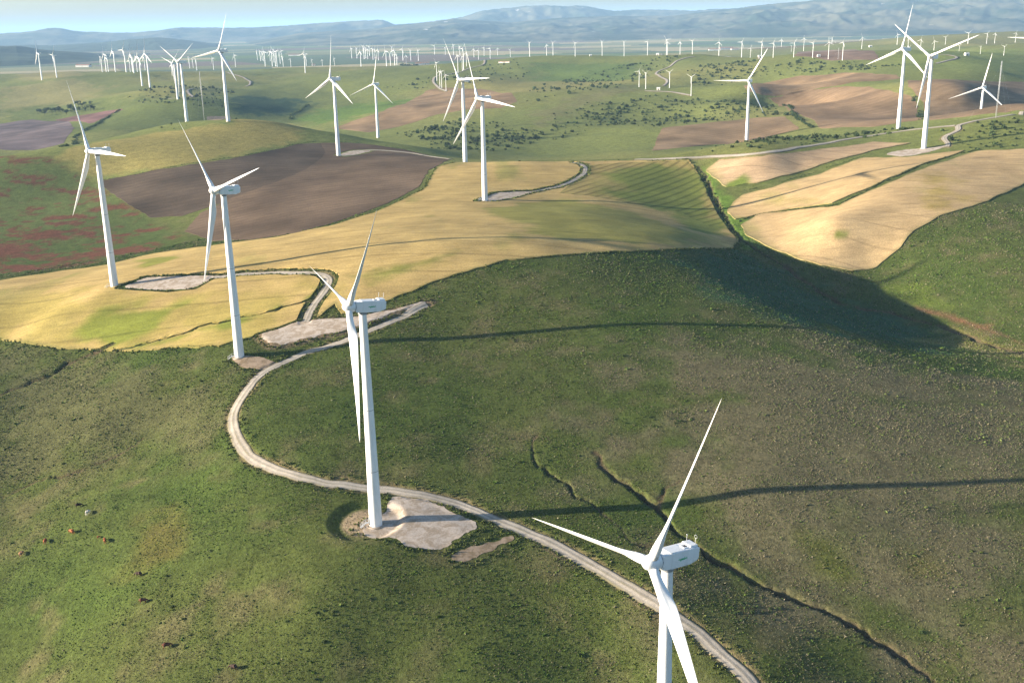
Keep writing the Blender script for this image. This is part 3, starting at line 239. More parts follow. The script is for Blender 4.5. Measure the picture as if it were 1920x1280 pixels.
HEDGES=[('hedge_upper',1.2,'green hedge between the two upper right wheat strips',[(168.1,755.8),(173.1,754.7),(178.8,756.6),(183.7,755.5),(189.3,757.4),
(197.0,762.2),(204.6,767.0),(212.0,771.8),(219.2,776.7),(226.4,781.7),(233.5,786.7),(239.9,788.3),(246.3,789.9),(253.5,794.9),(260.5,799.9),(266.2,801.7),
(273.1,806.9)]),('hedge_lower',1.9,'dark hedge above the large pale wheat field',[(148.0,685.0),(153.3,689.8),(161.1,697.1),(165.0,696.2),(169.7,695.1),
(174.8,693.8),(179.1,689.7),(183.4,688.5),(188.6,684.1),(193.0,679.8),(197.0,675.6),(201.8,668.1),(207.7,666.3),(212.6,667.8),(218.3,672.1),(224.1,676.4),
(229.8,680.7),(235.6,685.1),(242.8,692.2),(249.6,696.3),(259.0,706.1),(268.5,716.0),(279.3,729.0),(289.2,739.2),(299.2,749.6),(309.8,759.9),(320.6,770.3),
(328.1,774.7),(336.1,778.9),(343.4,783.4)]),('hedge_valley',1.8,'tangled bushes along the valley stream between wheat fields',[(145.5,818.0),(145.9,800.6),
(145.8,780.3),(145.9,767.0),(145.4,750.7),(145.8,737.8),(145.2,719.1),(144.1,697.8),(142.9,677.2),(141.8,654.3),(141.5,634.8),(143.4,620.6),(146.4,609.1),
(149.0,603.2),(151.2,594.7),(154.0,588.7)]),('hedge_plough',1.3,'dark hedge along the top of the ploughed field',[(-340.6,890.0),(-333.4,888.5),(-327.8,890.6),
(-320.5,889.0),(-312.5,887.7),(-306.7,889.7),(-300.5,891.8),(-293.9,894.0),(-286.9,896.3),(-279.6,898.6),(-275.1,904.1),(-269.1,905.9),(-262.7,907.8),(-257.3,913.4),
(-252.0,919.0),(-246.9,924.5),(-242.3,929.8),(-236.2,935.5),(-231.6,944.9),(-227.4,954.3),(-223.3,963.7),(-219.1,973.1),(-214.4,986.9),(-209.0,996.7),(-204.4,1010.7),
(-198.0,1016.3),(-192.4,1026.2),(-185.9,1031.8),(-178.4,1033.1),(-171.3,1038.7),(-164.6,1039.8),(-157.6,1040.9),(-150.4,1042.0),(-143.2,1043.0),(-136.0,1043.9),
(-128.4,1040.5),(-120.3,1032.7),(-112.4,1025.0),(-104.5,1017.2),(-97.1,1013.7)]),('hedge_far',5,'dark hedge line beside the purple field at far left',[(-408.8,989.2),
(-566.4,1407.4),(-572.7,1446.1),(-585.3,1504.8),(-609.8,1598.9),(-620.9,1664.4),(-624.7,1702.8),(-627.6,1742.2),(-630.3,1782.4)]),('hedge_brown',5,'bushy line dividing the brown hills at right',[(385.6,1506.8),
(340.7,1283.9),(331.5,1208.7),(333.1,1171.0)]),('hedge_brown_b',4,'row of bushes between the brown slopes at right',[(488.3,1301.9),(484.6,1284.9),(483.1,1267.3),
(433.5,1126.9)]),('hedge_green',5,'dark wooded ditch in the green middle valley',[(-341.9,1706.0),(-350.3,1764.3),(-349.8,1818.4),(-350.3,1882.0),(-351.7,1906.1)])]
SCRUB=[(0.01,2.6,[(110.9,1329.3),(131.8,1492.5),(167.6,1552.9),(224.7,1578.7),(287.9,1502.5),(364.6,1512.1),(335.6,1296.7),(286.6,1291.4),(236.5,1296.0),
(183.3,1282.6),(147.5,1303.6)]),(0.005,2.6,[(32.5,1355.8),(63.8,1454.0),(137.9,1562.3),(148.2,1509.9),(109.1,1307.4),(48.5,1252.4)]),(0.012,2.8,[(-145.2,1382.8),
(-73.4,1465.7),(6.0,1402.0),(38.5,1333.3),(41.5,1232.0),(4.4,1167.9),(-57.3,1123.6),(-92.6,1224.1)]),(0.011,2.4,[(138.6,847.7),(165.7,857.5),(193.2,866.7),
(310.8,1141.0),(360.8,1121.0),(326.6,878.5),(282.8,877.3),(240.7,843.3),(201.9,813.1),(171.1,830.9)]),(0.014,2.4,[(344.0,834.7),(379.0,870.0),(422.7,871.8),
(378.4,775.1),(344.7,786.7),(339.4,812.6)]),(0.012,2.6,[(301.3,855.0),(334.9,854.7),(341.8,839.7),(332.9,827.2),(305.2,829.9)]),(0.009,3.0,[(447.6,1869.4),
(506.7,1887.6),(541.7,1819.6),(580.4,1774.7),(606.2,1654.2),(570.6,1643.7),(518.6,1738.0),(461.2,1777.6)]),(0.008,3.0,[(316.8,1904.1),(386.0,2079.4),(449.8,1918.8),
(444.1,1853.9),(393.9,1785.9),(306.7,1787.6)]),(0.003,3.0,[(27.1,1843.9),(100.2,2043.4),(217.5,2221.6),(340.1,2321.5),(382.6,2305.0),(232.7,1900.1),(119.8,1630.5),
(38.4,1581.0)]),(0.002,3.0,[(-247.8,2022.2),(-174.2,2098.9),(-98.9,2267.4),(13.6,2528.3),(58.9,2374.9),(30.1,2037.1),(-38.0,1946.0),(-104.8,1943.5),(-175.4,1987.7)]),
(0.002,2.2,[(-518.9,1452.7),(-333.1,1084.5),(-279.3,1085.1),(-357.8,1680.7),(-233.6,1095.8),(-261.8,1070.4),(-292.0,1057.8),(-324.0,1053.3)]),(0.003,3.0,[(-686.1,1972.8),
(-677.5,2236.2),(-509.0,1999.1),(-437.7,1706.5),(-491.9,1707.0),(-557.1,1741.9)])]
COWS=[(-151.1,335.8,'dark'),(-145.1,328.5,'white'),(-147.9,320.8,'orange'),(-136.6,314.7,'calf'),(-133.4,311.5,'orange2'),(-157.4,321.1,'red'),(-165.0,319.0,'pale'),
(-114.8,288.6,'dark2'),(-109.9,276.9,'dark3'),(-97.4,257.5,'brown'),(-75.7,245.1,'dark4')]
BIG=[('T1',-201.5,525.6,55.2,68.4,226.6,89.8),('T2',-112.2,416.6,50.9,68.2,222.1,72.1),('T3',-42.5,292.7,34.8,68.6,205.9,36.6),('T4',28.3,178.6,16.2,67.0,212.4,21.2),
('E',-152.6,963.7,68.1,67.1,227.7,2.6),('F',-164.6,1366.1,45.2,63.9,241.4,8.1),('G',-35.6,885.5,69.7,66.4,222.6,87.1),('H',-16.2,710.8,65.2,67.4,221.2,96.1),
('B',-281.7,1090.9,90.3,68.3,237.6,19.6),('I',259.7,1165.3,52.1,62.8,240.1,29.8),('J',346.1,951.7,81.7,69.1,213.2,7.9),('K',315.2,810.1,82.3,67.1,222.4,67.0),
('L',545.6,1242.4,33.8,63.8,230.2,9.0),('C',-369.7,1247.3,81.4,62.8,229.6,56.8),('M',544.7,1102.8,-999.0,66.0,228.0,32.0)]
SMALL=[('left_pair','big',-1040.3,2449.9,77.5,57.6,213,97),('left_pair','big',-1011.4,2462.0,79.7,49.9,217,34),('behind','big',-536.0,1771.1,66.7,60.6,227,46),
('left_cluster','big',-753.4,2257.1,68.4,59.7,215,5),('left_cluster','big',-667.1,2041.1,76.9,60.7,224,120),('left_cluster_far','big',-901.1,2598.3,81.8,53.7,221,28),
('left_cluster_far','big',-972.4,2726.8,80.1,51.3,212,117),('left_cluster_far','big',-975.1,2672.0,81.3,44.0,220,101),('left_cluster_far','big',-990.0,2686.0,81.0,36.7,218,59),
('left_cluster_far','big',-967.4,2665.1,81.4,36.4,215,7),('left_cluster_far','big',-853.1,2509.5,80.0,43.8,214,33),('left_cluster_far','big',-955.0,2782.5,78.6,28.7,219,8),
('left_cluster_far','big',-928.1,2756.9,79.2,36.2,222,104),('left_cluster_far','big',-1314.1,3989.1,38.9,47.1,207,107),('left_cluster_far','big',-759.1,2486.7,77.2,25.4,212,2),
('left_cluster_far','big',-875.7,2570.0,81.4,43.5,210,0),('left_far','big',-1191.7,4127.6,36.9,40.6,219,52),('left_far','big',-1194.2,4182.8,36.5,33.4,212,39),
('left_far','big',-1088.0,3853.5,38.5,40.0,211,38),('left_far','big',-1039.3,3892.8,37.7,40.3,221,84),('left_far','big',-1042.2,4223.2,35.8,43.7,227,96),
('plain_left','big',-1172.7,5181.6,32.5,41.9,205,38),('plain_left','big',-1112.4,4977.1,33.6,43.6,211,61),('plain_left','big',-1130.3,5091.9,33.0,39.9,219,28),
('plain_left','big',-1095.2,4959.6,33.7,40.7,217,112),('plain_left','big',-927.3,4221.4,35.5,54.4,226,101),('plain_left','big',-1060.0,4935.5,33.8,43.4,224,114),
('plain_left','big',-895.8,4201.2,35.6,54.3,217,112),('plain_left','big',-996.4,4712.1,34.5,45.3,229,29),('plain_left','big',-882.2,4195.1,35.6,54.2,236,81),
('plain_left','big',-869.3,4162.1,35.7,53.7,225,56),('plain_left','big',-928.4,4510.0,34.9,45.0,215,77),('plain_left','big',-1046.8,5131.5,32.9,39.1,228,83),
('plain_left','big',-844.0,4149.6,35.7,35.1,220,45),('plain_left','big',-808.1,4112.9,35.8,28.1,223,23),('plain_left','big',-765.7,4200.1,35.6,44.3,218,96),
('plain_left','big',-740.9,4186.9,35.6,22.1,220,86),('plain_left','big',-697.6,4159.2,35.8,21.9,225,113),('plain_left','big',-645.2,4124.3,36.1,26.6,211,87),
('plain_front','big',-489.0,2662.3,74.4,42.2,226,18),('plain_mid','big',-716.1,5098.7,33.3,44.8,212,102),('plain_mid','big',-689.0,5076.6,33.4,44.6,222,66),
('plain_mid','big',-522.9,3949.6,37.7,51.1,210,115),('plain_mid','big',-636.6,4931.5,34.1,54.8,211,48),('plain_mid','big',-643.6,5044.2,33.6,47.2,219,50),
('plain_mid','big',-619.7,4921.1,34.1,43.2,219,112),('plain_mid','big',-693.3,5588.7,30.4,45.8,215,39),('plain_mid','big',-580.2,4791.0,34.6,47.7,206,23),
('plain_mid','big',-597.5,5011.7,33.8,41.0,217,19),('plain_mid','big',-543.7,4675.8,35.0,43.7,216,9),('plain_mid','big',-420.7,3853.6,39.5,52.0,214,99),
('plain_mid','big',-414.8,3932.6,38.7,41.5,220,63),('plain_mid','big',-552.8,5342.8,31.8,43.7,220,59),('plain_mid','big',-401.6,3953.8,38.6,52.3,222,13),
('plain_mid','big',-398.4,3994.1,38.2,35.3,231,33),('plain_mid','big',-395.0,3994.5,38.3,28.1,212,7),('plain_mid','big',-431.6,4594.3,35.5,45.6,219,23),
('plain_mid','big',-360.6,3957.8,38.8,32.6,215,111),('plain_mid','big',-395.9,4563.0,35.8,40.1,219,58),('plain_mid','big',-359.2,4497.9,36.1,40.6,217,80),
('plain_mid','big',-364.9,5619.7,29.6,42.6,232,40),('plain_mid','big',-303.0,5498.4,30.3,33.6,221,48),('plain_mid','big',-256.7,5378.6,31.1,47.1,212,88),
('plain_mid','big',-217.8,5195.7,32.4,42.5,219,83),('plain_mid','big',-140.6,4812.0,35.3,34.9,215,1),('plain_mid','big',-111.4,4432.9,38.0,35.3,224,18),
('plain_mid','big',-101.4,5084.0,33.2,35.8,225,24),('plain_mid','big',-64.9,4500.6,37.9,40.7,222,26),('plain_mid','big',-39.2,5110.3,33.0,31.2,223,106),
('plain_mid','big',18.6,4695.6,36.8,30.2,224,44),('brow_four','small',-131.4,2063.3,76.5,33.1,217,82),('brow_four','small',-120.6,1971.0,71.7,26.2,223,113),
('brow_four','small',-116.7,1961.6,71.2,26.9,219,85),('brow_four','small',-106.5,1912.8,68.2,25.5,233,99),('brow_behind','small',-99.3,2251.4,83.2,34.0,212,105),
('brow_behind','small',-92.5,2303.5,85.1,27.2,219,87),('brow_behind','small',-90.7,2330.9,86.2,41.7,216,38),('brow_behind','small',-87.6,2423.0,89.2,27.3,230,6),
('ridge_row','small',56.0,2588.7,99.7,33.1,217,64),('ridge_row','small',95.8,2587.5,101.0,25.6,216,100),('ridge_row','small',110.9,2586.9,101.3,30.4,221,67),
('ridge_row','small',157.5,2498.1,102.6,28.9,223,72),('ridge_row','small',223.8,2554.6,102.2,29.9,211,63),('ridge_row','small',269.2,2500.7,102.6,28.6,214,59),
('ridge_row','small',315.2,2444.7,103.2,28.9,207,30),('ridge_row','small',353.1,2413.6,103.6,32.5,225,81),('ridge_row','small',355.2,2413.3,103.6,27.4,225,119),
('ridge_row','small',374.8,2363.0,104.4,27.1,202,115),('ridge_row','small',400.9,2360.6,103.8,29.4,216,53),('ridge_row','small',451.5,2326.1,99.8,30.8,218,6),
('ridge_row','small',483.2,2248.4,98.7,32.7,219,30),('ridge_row','small',480.9,2157.7,101.8,19.2,234,20),('ridge_row','small',499.3,2142.6,103.0,29.8,213,30),
('scrub_four','small',214.2,1760.2,75.2,25.1,222,23),('scrub_four','small',213.4,1668.9,75.4,25.8,215,60),('scrub_four','small',254.1,1697.6,74.9,25.3,222,54),
('scrub_four','small',263.2,1550.5,74.5,25.5,222,59),('right_row','small',482.8,1980.9,108.1,26.2,223,24),('right_row','small',504.3,1921.0,109.5,25.5,232,30),
('right_row','small',525.6,1878.4,110.6,24.8,210,39),('right_row','small',543.8,1848.4,111.6,25.0,229,112),('right_row','small',557.6,1814.8,111.1,25.8,204,21),
('right_back','small',1216.4,4849.8,34.0,47.6,219,7),('right_back','small',883.8,3398.1,77.1,15.4,212,50),('right_back','small',916.8,3380.5,79.9,34.1,225,118),
('right_back','small',1390.9,4688.8,39.5,47.7,218,29),('right_back','small',1407.9,4696.3,38.9,30.2,231,111),('right_back','small',1008.3,3110.6,85.0,32.7,221,102),
('right_far','small',1103.7,3099.0,93.4,31.7,218,94),('right_far','small',1089.5,2974.3,90.0,26.2,213,75),('right_far','small',799.3,2115.1,108.9,22.8,218,13),
('right_far','small',970.2,2486.4,92.5,27.2,218,99),('right_far','small',1176.6,2940.9,94.4,24.0,228,47),('right_far','small',931.6,2254.0,98.4,16.6,227,45),
('right_far','small',1225.9,2914.5,94.8,33.1,220,50),('right_far','small',834.4,1927.1,108.5,14.0,202,43),('right_far','small',1295.4,2959.9,96.7,27.6,226,33),
('right_far','small',1332.6,2994.8,98.2,25.1,211,7),('right_far','small',869.0,1911.8,104.8,17.4,215,53),('right_far','small',1409.1,3038.7,99.2,23.9,222,19)]
MASTS=[(-323.2,1152.8,86.9,50.7,'slender lattice measuring mast beside the turbine on the left hill'),(400.2,882.4,96.7,45.2,'slender lattice measuring mast right of the far right turbine'),
(556.6,1836.0,112.4,19.0,'tiny lattice mast among the far right turbine row')]
HOUSES=[(-1797.0,4665.9,60,25,12,'white farmstead on the plain left of the turbine cluster'),(-742.6,4226.0,14,10,6,'tiny white house on the plain behind the left green hill'),
(-311.8,3878.1,22,14,9,'white farmhouse right of the dark grove on the plain'),(-290.4,3921.3,30,14,9,'larger pale farmhouse at the right of the grove'),
(-3.6,2448.6,26,8,3.5,'long low pale building on the green ridge'),(192.5,2496.0,5,4,4,'small white hut on the ridge between two turbines'),(334.1,2418.0,6,5,5,'small white hut beside the ridge track'),
(227.9,1633.5,5,4,4.2,'white transformer hut on the scrub hill'),(483.6,2091.1,5,4,4,'white hut at the end of the far ridge row'),(536.7,1880.7,5,4,4,'white hut between small turbines on the right ridge'),
(1044.4,3145.5,8,6,5,'white hut on the brown hill at far right'),(775.4,1843.6,7,5,5,'white hut below the far right green hill'),(801.4,2155.9,9,6,5,'low white building on the far right hill'),
(1058.4,5566.9,60,18,10,'white village block on the plain behind the ridge'),(1162.6,5790.5,70,20,12,'larger white village block on the plain'),(1177.7,5646.5,40,18,9,'low white village block at the right of the hamlet'),
(1094.7,4539.2,60,18,10,'pale sheds on the plain behind the right ridge row'),(1204.2,4707.8,45,18,9,'small pale sheds on the plain at right'),(-1148.1,5962.8,60,20,10,'white sheds behind the dense turbine rows')]
GROVE=[(-843.1,1948.2,9.5),(-840.6,1951.0,9.6),(-837.6,1959.1,8.3),(-811.6,1900.5,9.0),(-823.7,1939.3,11.6),(-826.1,1957.1,10.1),(-807.8,1923.9,11.0),(-810.6,1943.1,9.3),
(-801.8,1926.5,10.7),(-799.5,1930.8,9.8),(-795.5,1929.0,11.8),(-783.7,1912.1,10.4),(-769.4,1891.5,9.0),(-767.5,1889.0,10.0),(-783.0,1944.3,11.1),(-772.0,1918.5,11.5),
(-764.3,1913.3,9.0),(-755.9,1895.3,9.6),(-772.7,1955.1,12.0),(-750.1,1902.5,8.8),(-758.5,1937.2,9.5),(-756.1,1944.8,8.6),(-735.1,1892.0,9.0),(-746.6,1945.2,8.2),
(-723.6,1885.1,11.3),(-718.6,1883.8,8.9)]
SHRUBS=[(51.3,342.1,'low shrub in the clump on the slope above the two gullies'),(62.4,349.2,'low shrub in the clump on the slope above the two gullies'),
(49.6,349.7,'low shrub in the clump on the slope above the two gullies'),(56.5,347.2,'low shrub in the clump on the slope above the two gullies'),(59.1,354.2,'low shrub in the clump on the slope above the two gullies'),
(64.9,347.2,'low shrub in the clump on the slope above the two gullies'),(57.7,348.5,'low shrub in the clump on the slope above the two gullies'),(48.3,345.5,'low shrub in the clump on the slope above the two gullies'),
(58.8,348.3,'low shrub in the clump on the slope above the two gullies'),(50.2,345.2,'low shrub in the clump on the slope above the two gullies'),(45.1,353.3,'low shrub in the clump on the slope above the two gullies'),
(55.5,350.3,'low shrub in the clump on the slope above the two gullies'),(36.0,351.4,'low shrub in the clump on the slope above the two gullies'),(48.3,351.4,'low shrub in the clump on the slope above the two gullies'),
(39.3,348.1,'low shrub in the clump on the slope above the two gullies'),(59.4,348.2,'low shrub in the clump on the slope above the two gullies'),(5.4,323.7,'low shrub beside the head of the shorter gully'),
(11.2,327.6,'low shrub beside the head of the shorter gully'),(10.2,319.6,'low shrub beside the head of the shorter gully'),(7.7,331.8,'low shrub beside the head of the shorter gully'),
(9.7,324.9,'low shrub beside the head of the shorter gully'),(13.0,334.4,'low shrub beside the head of the shorter gully'),(5.9,331.8,'low shrub beside the head of the shorter gully'),
(1.6,326.4,'low shrub beside the head of the shorter gully'),(0.3,424.0,'low shrub in the row along the second turbine shadow'),(7.7,417.0,'low shrub in the row along the second turbine shadow'),
(1.1,418.8,'low shrub in the row along the second turbine shadow'),(4.1,425.8,'low shrub in the row along the second turbine shadow'),(1.0,418.8,'low shrub in the row along the second turbine shadow'),
(-20.1,421.8,'low shrub in the row along the second turbine shadow'),(-6.6,418.7,'low shrub in the row along the second turbine shadow'),(-8.3,422.2,'low shrub in the row along the second turbine shadow'),
(-1.4,424.0,'low shrub in the row along the second turbine shadow'),(0.9,420.5,'low shrub in the row along the second turbine shadow'),(-0.0,422.3,'low shrub in the row along the second turbine shadow'),
(5.1,418.8,'low shrub in the row along the second turbine shadow'),(44.2,401.0,'low shrub on the dome top below the long upper shadow'),(61.4,393.7,'low shrub on the dome top below the long upper shadow'),
(26.4,400.9,'low shrub on the dome top below the long upper shadow'),(53.1,406.7,'low shrub on the dome top below the long upper shadow'),(33.5,398.7,'low shrub on the dome top below the long upper shadow'),
(30.6,403.9,'low shrub on the dome top below the long upper shadow'),(65.4,417.2,'low shrub on the dome top below the long upper shadow'),(44.0,414.7,'low shrub on the dome top below the long upper shadow'),
(48.9,395.4,'low shrub on the dome top below the long upper shadow'),(75.2,419.1,'low shrub on the dome top below the long upper shadow'),(-94.7,265.9,'low shrub in the open pasture right of the cattle'),
(-50.2,256.0,'low shrub in the open pasture right of the cattle'),(-99.7,271.7,'low shrub in the open pasture right of the cattle'),(-84.6,271.8,'low shrub in the open pasture right of the cattle'),
(-99.2,270.6,'low shrub in the open pasture right of the cattle'),(-77.2,267.9,'low shrub in the open pasture right of the cattle'),(-92.5,287.1,'low shrub in the open pasture right of the cattle'),
(-91.3,259.7,'low shrub in the open pasture right of the cattle'),(-92.5,289.8,'low shrub in the open pasture right of the cattle'),(-54.9,256.1,'low shrub in the open pasture right of the cattle'),
(-40.6,259.9,'low shrub in the open pasture right of the cattle'),(-98.9,291.7,'low shrub in the open pasture right of the cattle'),(-52.7,238.3,'low shrub in the open pasture right of the cattle'),
(-104.7,284.3,'low shrub in the open pasture right of the cattle'),(-52.9,256.5,'low shrub in the pasture below the gravel hardstand'),(-63.0,255.4,'low shrub in the pasture below the gravel hardstand'),
(-56.2,246.0,'low shrub in the pasture below the gravel hardstand'),(-58.1,246.6,'low shrub in the pasture below the gravel hardstand'),(-64.1,251.7,'low shrub in the pasture below the gravel hardstand'),
(-88.8,270.4,'low shrub in the pasture below the gravel hardstand'),(-50.3,254.9,'low shrub in the pasture below the gravel hardstand'),(-51.9,248.0,'low shrub in the pasture below the gravel hardstand'),
(-43.3,246.5,'low shrub in the pasture below the gravel hardstand'),(-47.5,252.1,'low shrub in the pasture below the gravel hardstand'),(-186.1,377.1,'low shrub by the thin crack at the left edge'),
(-184.2,378.0,'low shrub by the thin crack at the left edge'),(-182.8,372.9,'low shrub by the thin crack at the left edge'),(-173.9,371.5,'low shrub by the thin crack at the left edge'),
(-198.7,376.6,'low shrub by the thin crack at the left edge'),(-171.8,365.0,'low shrub by the thin crack at the left edge'),(-170.4,371.2,'low shrub by the thin crack at the left edge'),
(-182.0,365.7,'low shrub by the thin crack at the left edge'),(93.5,240.1,'low shrub beside the long gully near the bottom edge'),(107.8,248.4,'low shrub beside the long gully near the bottom edge'),
(91.6,244.2,'low shrub beside the long gully near the bottom edge'),(92.9,243.8,'low shrub beside the long gully near the bottom edge'),(90.2,244.8,'low shrub beside the long gully near the bottom edge'),
(75.8,245.1,'low shrub beside the long gully near the bottom edge'),(82.3,245.3,'low shrub beside the long gully near the bottom edge'),(63.5,253.0,'low shrub between the track and the long gully'),
(71.6,255.4,'low shrub between the track and the long gully'),(68.6,255.1,'low shrub between the track and the long gully'),(64.1,255.1,'low shrub between the track and the long gully'),
(63.6,254.1,'low shrub between the track and the long gully'),(66.4,253.4,'low shrub between the track and the long gully'),(58.4,252.0,'low shrub between the track and the long gully'),
(62.6,256.6,'low shrub between the track and the long gully'),(-21.6,464.1,'low shrub just below the edge of the golden wheat'),(-14.5,462.4,'low shrub just below the edge of the golden wheat'),
(-34.4,467.2,'low shrub just below the edge of the golden wheat'),(0.1,458.8,'low shrub just below the edge of the golden wheat'),(-35.5,461.3,'low shrub just below the edge of the golden wheat'),
(-40.1,447.6,'low shrub just below the edge of the golden wheat'),(-40.3,457.1,'low shrub just below the edge of the golden wheat'),(-11.0,470.3,'low shrub just below the edge of the golden wheat'),
(-14.3,452.9,'low shrub just below the edge of the golden wheat'),(-11.9,456.8,'low shrub just below the edge of the golden wheat'),(-120.4,393.9,'low shrub left of the track bend'),
(-129.9,400.0,'low shrub left of the track bend'),(-127.7,406.2,'low shrub left of the track bend'),(-124.4,401.7,'low shrub left of the track bend'),(-149.4,402.5,'low shrub left of the track bend'),
(-107.7,380.2,'low shrub left of the track bend'),(-140.1,396.5,'low shrub left of the track bend'),(-141.8,405.2,'low shrub left of the track bend')]
GROVE2=[(-348.6,3628.6,13.3),(-345.0,3633.6,14.9),(-335.7,3578.2,13.3),(-317.1,3420.6,12.1),(-312.5,3412.1,15.0),(-307.9,3403.7,11.3),(-304.1,3404.0,13.7),
(-300.3,3404.4,13.6),(-309.4,3552.8,12.2),(-292.7,3405.0,11.3),(-288.5,3401.0,11.7),(-294.4,3517.3,14.6),(-281.0,3401.6,12.0),(-277.2,3401.9,15.0)]
RANGES=[('mountain_range',8300,13000,[(-17.45,-75.0),(-14.34,-12.0),(-12.75,39.0),(-10.6,111.0),(-8.17,129.0),(-6.26,150.0),(-4.06,199.0),(-2.68,229.0),
(-1.31,199.0),(0.35,173.0),(2.83,210.0),(5.84,220.0),(8.56,207.0),(10.96,260.0),(13.32,307.0),(16.4,342.0),(19.86,367.0),(25.02,368.0),(31.02,333.0),(38.47,253.0)],'blue limestone range with pale cliffs rising behind the plain'),
('far_mountains',13800,16000,[(-36.69,207.0),(-28.94,181.0),(-24.54,166.0),(-23.14,198.0),(-22.43,222.0),(-21.84,218.0),(-21.26,180.0),(-18.59,143.0),(-16.56,195.0),
(-12.69,179.0),(-8.42,228.0),(-6.3,245.0),(-5.71,176.0),(-3.24,199.0),(-1.29,335.0),(1.46,401.0),(2.83,415.0),(5.57,318.0),(9.63,287.0),(17.42,310.0),(38.52,189.0)],'faint hazy mountains on the horizon'),
('wooded_hills',5200,7000,[(-36.73,166.0),(-29.0,130.0),(-24.62,109.0),(-23.93,107.0),(-23.02,86.0),(-21.62,66.0),(-19.95,39.0),(-18.48,21.0),(-16.73,-4.0),
(-14.43,-37.0)],'dark wooded hills at the left edge of the plain'),('low_hills',8500,11000,[(-31.07,111.0),(-22.3,57.0),(-19.87,74.0),(-18.87,98.0),(-17.62,107.0),
(-16.62,88.0),(-15.36,52.0),(-13.82,6.0),(-11.73,-24.0)],'low blue hills behind the left turbine cluster')]

# ------------------------------------------------------------------ helpers
def tag(o, label=None, cat=None, group=None, kind=None):
    if label: o['label'] = label
    if cat: o['category'] = cat
    if group: o['group'] = group
    if kind: o['kind'] = kind
    return o
def mesh_np(name, co, faces_flat, loop_tot, smooth=True):
    me = bpy.data.meshes.new(name)
    co = np.asarray(co, np.float32); faces_flat = np.asarray(faces_flat, np.int32); loop_tot = np.asarray(loop_tot, np.int32)
    me.vertices.add(len(co)); me.vertices.foreach_set('co', co.ravel())
    me.loops.add(len(faces_flat)); me.loops.foreach_set('vertex_index', faces_flat)
    me.polygons.add(len(loop_tot)); st = np.r_[0, np.cumsum(loop_tot)[:-1]].astype(np.int32)
    me.polygons.foreach_set('loop_start', st); me.polygons.foreach_set('loop_total', loop_tot)
    if smooth: me.polygons.foreach_set('use_smooth', np.ones(len(loop_tot), bool))
    me.update(calc_edges=True); me.validate(); return me
def col_attr(me, c):
    a = me.attributes.new('Col', 'FLOAT_COLOR', 'POINT'); b = np.ones((len(c), 4), np.float32); b[:, :3] = c
    a.data.foreach_set('color', b.ravel())
def obj(name, me, mat=None, parent=None, loc=None):
    o = bpy.data.objects.new(name, me); C.objects.link(o)
    if mat and me is not None and not me.materials: me.materials.append(mat)
    if parent: o.parent = parent
    if loc is not None: o.location = loc
    return o
def empty(name, loc=(0, 0, 0), rz=0):
    o = bpy.data.objects.new(name, None); C.objects.link(o); o.location = loc; o.rotation_euler = (0, 0, rz); o.empty_display_size = .5; return o
def smooth01(t): t = np.clip(t, 0, 1); return t*t*(3-2*t)
def _hash(i, j, s):
    n = (i.astype(np.int64)*374761393 + j.astype(np.int64)*668265263 + s*1442695041) & 0x7fffffff
    n = ((n ^ (n >> 13))*1274126177) & 0x7fffffff
    return ((n ^ (n >> 16)) & 0xffff)/65535.
def vnoise(x, y, s=0):
    i = np.floor(x); j = np.floor(y); a = smooth01(x-i); b = smooth01(y-j)
    return ((_hash(i, j, s)*(1-a)+_hash(i+1, j, s)*a)*(1-b)+(_hash(i, j+1, s)*(1-a)+_hash(i+1, j+1, s)*a)*b)*2-1
def fbm(x, y, s=0, oct=3, lac=2.1, gain=.5):
    o = 0; a = 1; t = 0
    for k in range(oct): o = o+a*vnoise(x, y, s+k*17); t += a; a *= gain; x, y = x*lac+3.7, y*lac-1.3
    return o/t
def seg_dist(x, y, pts):
    pts = np.asarray(pts, float); d2 = np.full(x.shape, 1e18)
    for a, b in zip(pts[:-1], pts[1:]):
        v = b-a; L = (v**2).sum()+1e-9; t = np.clip(((x-a[0])*v[0]+(y-a[1])*v[1])/L, 0, 1)
        d2 = np.minimum(d2, (x-a[0]-t*v[0])**2+(y-a[1]-t*v[1])**2)
    return np.sqrt(d2)
def poly_sdf(x, y, pts):                        # positive inside, metres
    p = np.asarray(pts, float); out = np.full(x.shape, -1e6)
    lo = p.min(0)-80; hi = p.max(0)+80; m = (x > lo[0]) & (x < hi[0]) & (y > lo[1]) & (y < hi[1])
    if not m.any(): return out
    X, Y = x[m], y[m]; d2 = np.full(X.shape, 1e18); ins = np.zeros(X.shape, bool)
    for a, b in zip(p, np.roll(p, -1, 0)):
        v = b-a; L = (v**2).sum()+1e-9; t = np.clip(((X-a[0])*v[0]+(Y-a[1])*v[1])/L, 0, 1)
        d2 = np.minimum(d2, (X-a[0]-t*v[0])**2+(Y-a[1]-t*v[1])**2)
        c = (a[1] > Y) != (b[1] > Y)
        if c.any(): ins ^= c & (X < a[0]+(Y-a[1])*v[0]/(v[1] if abs(v[1]) > 1e-9 else 1e-9))
    out[m] = np.sqrt(d2)*np.where(ins, 1, -1); return out
def near_line(x, y, pts, dmax):
    p = np.asarray(pts, float); lo = p.min(0)-dmax; hi = p.max(0)+dmax
    m = (x > lo[0]) & (x < hi[0]) & (y > lo[1]) & (y < hi[1]); out = np.full(x.shape, 1e6)
    if m.any(): out[m] = seg_dist(x[m], y[m], p)
    return out

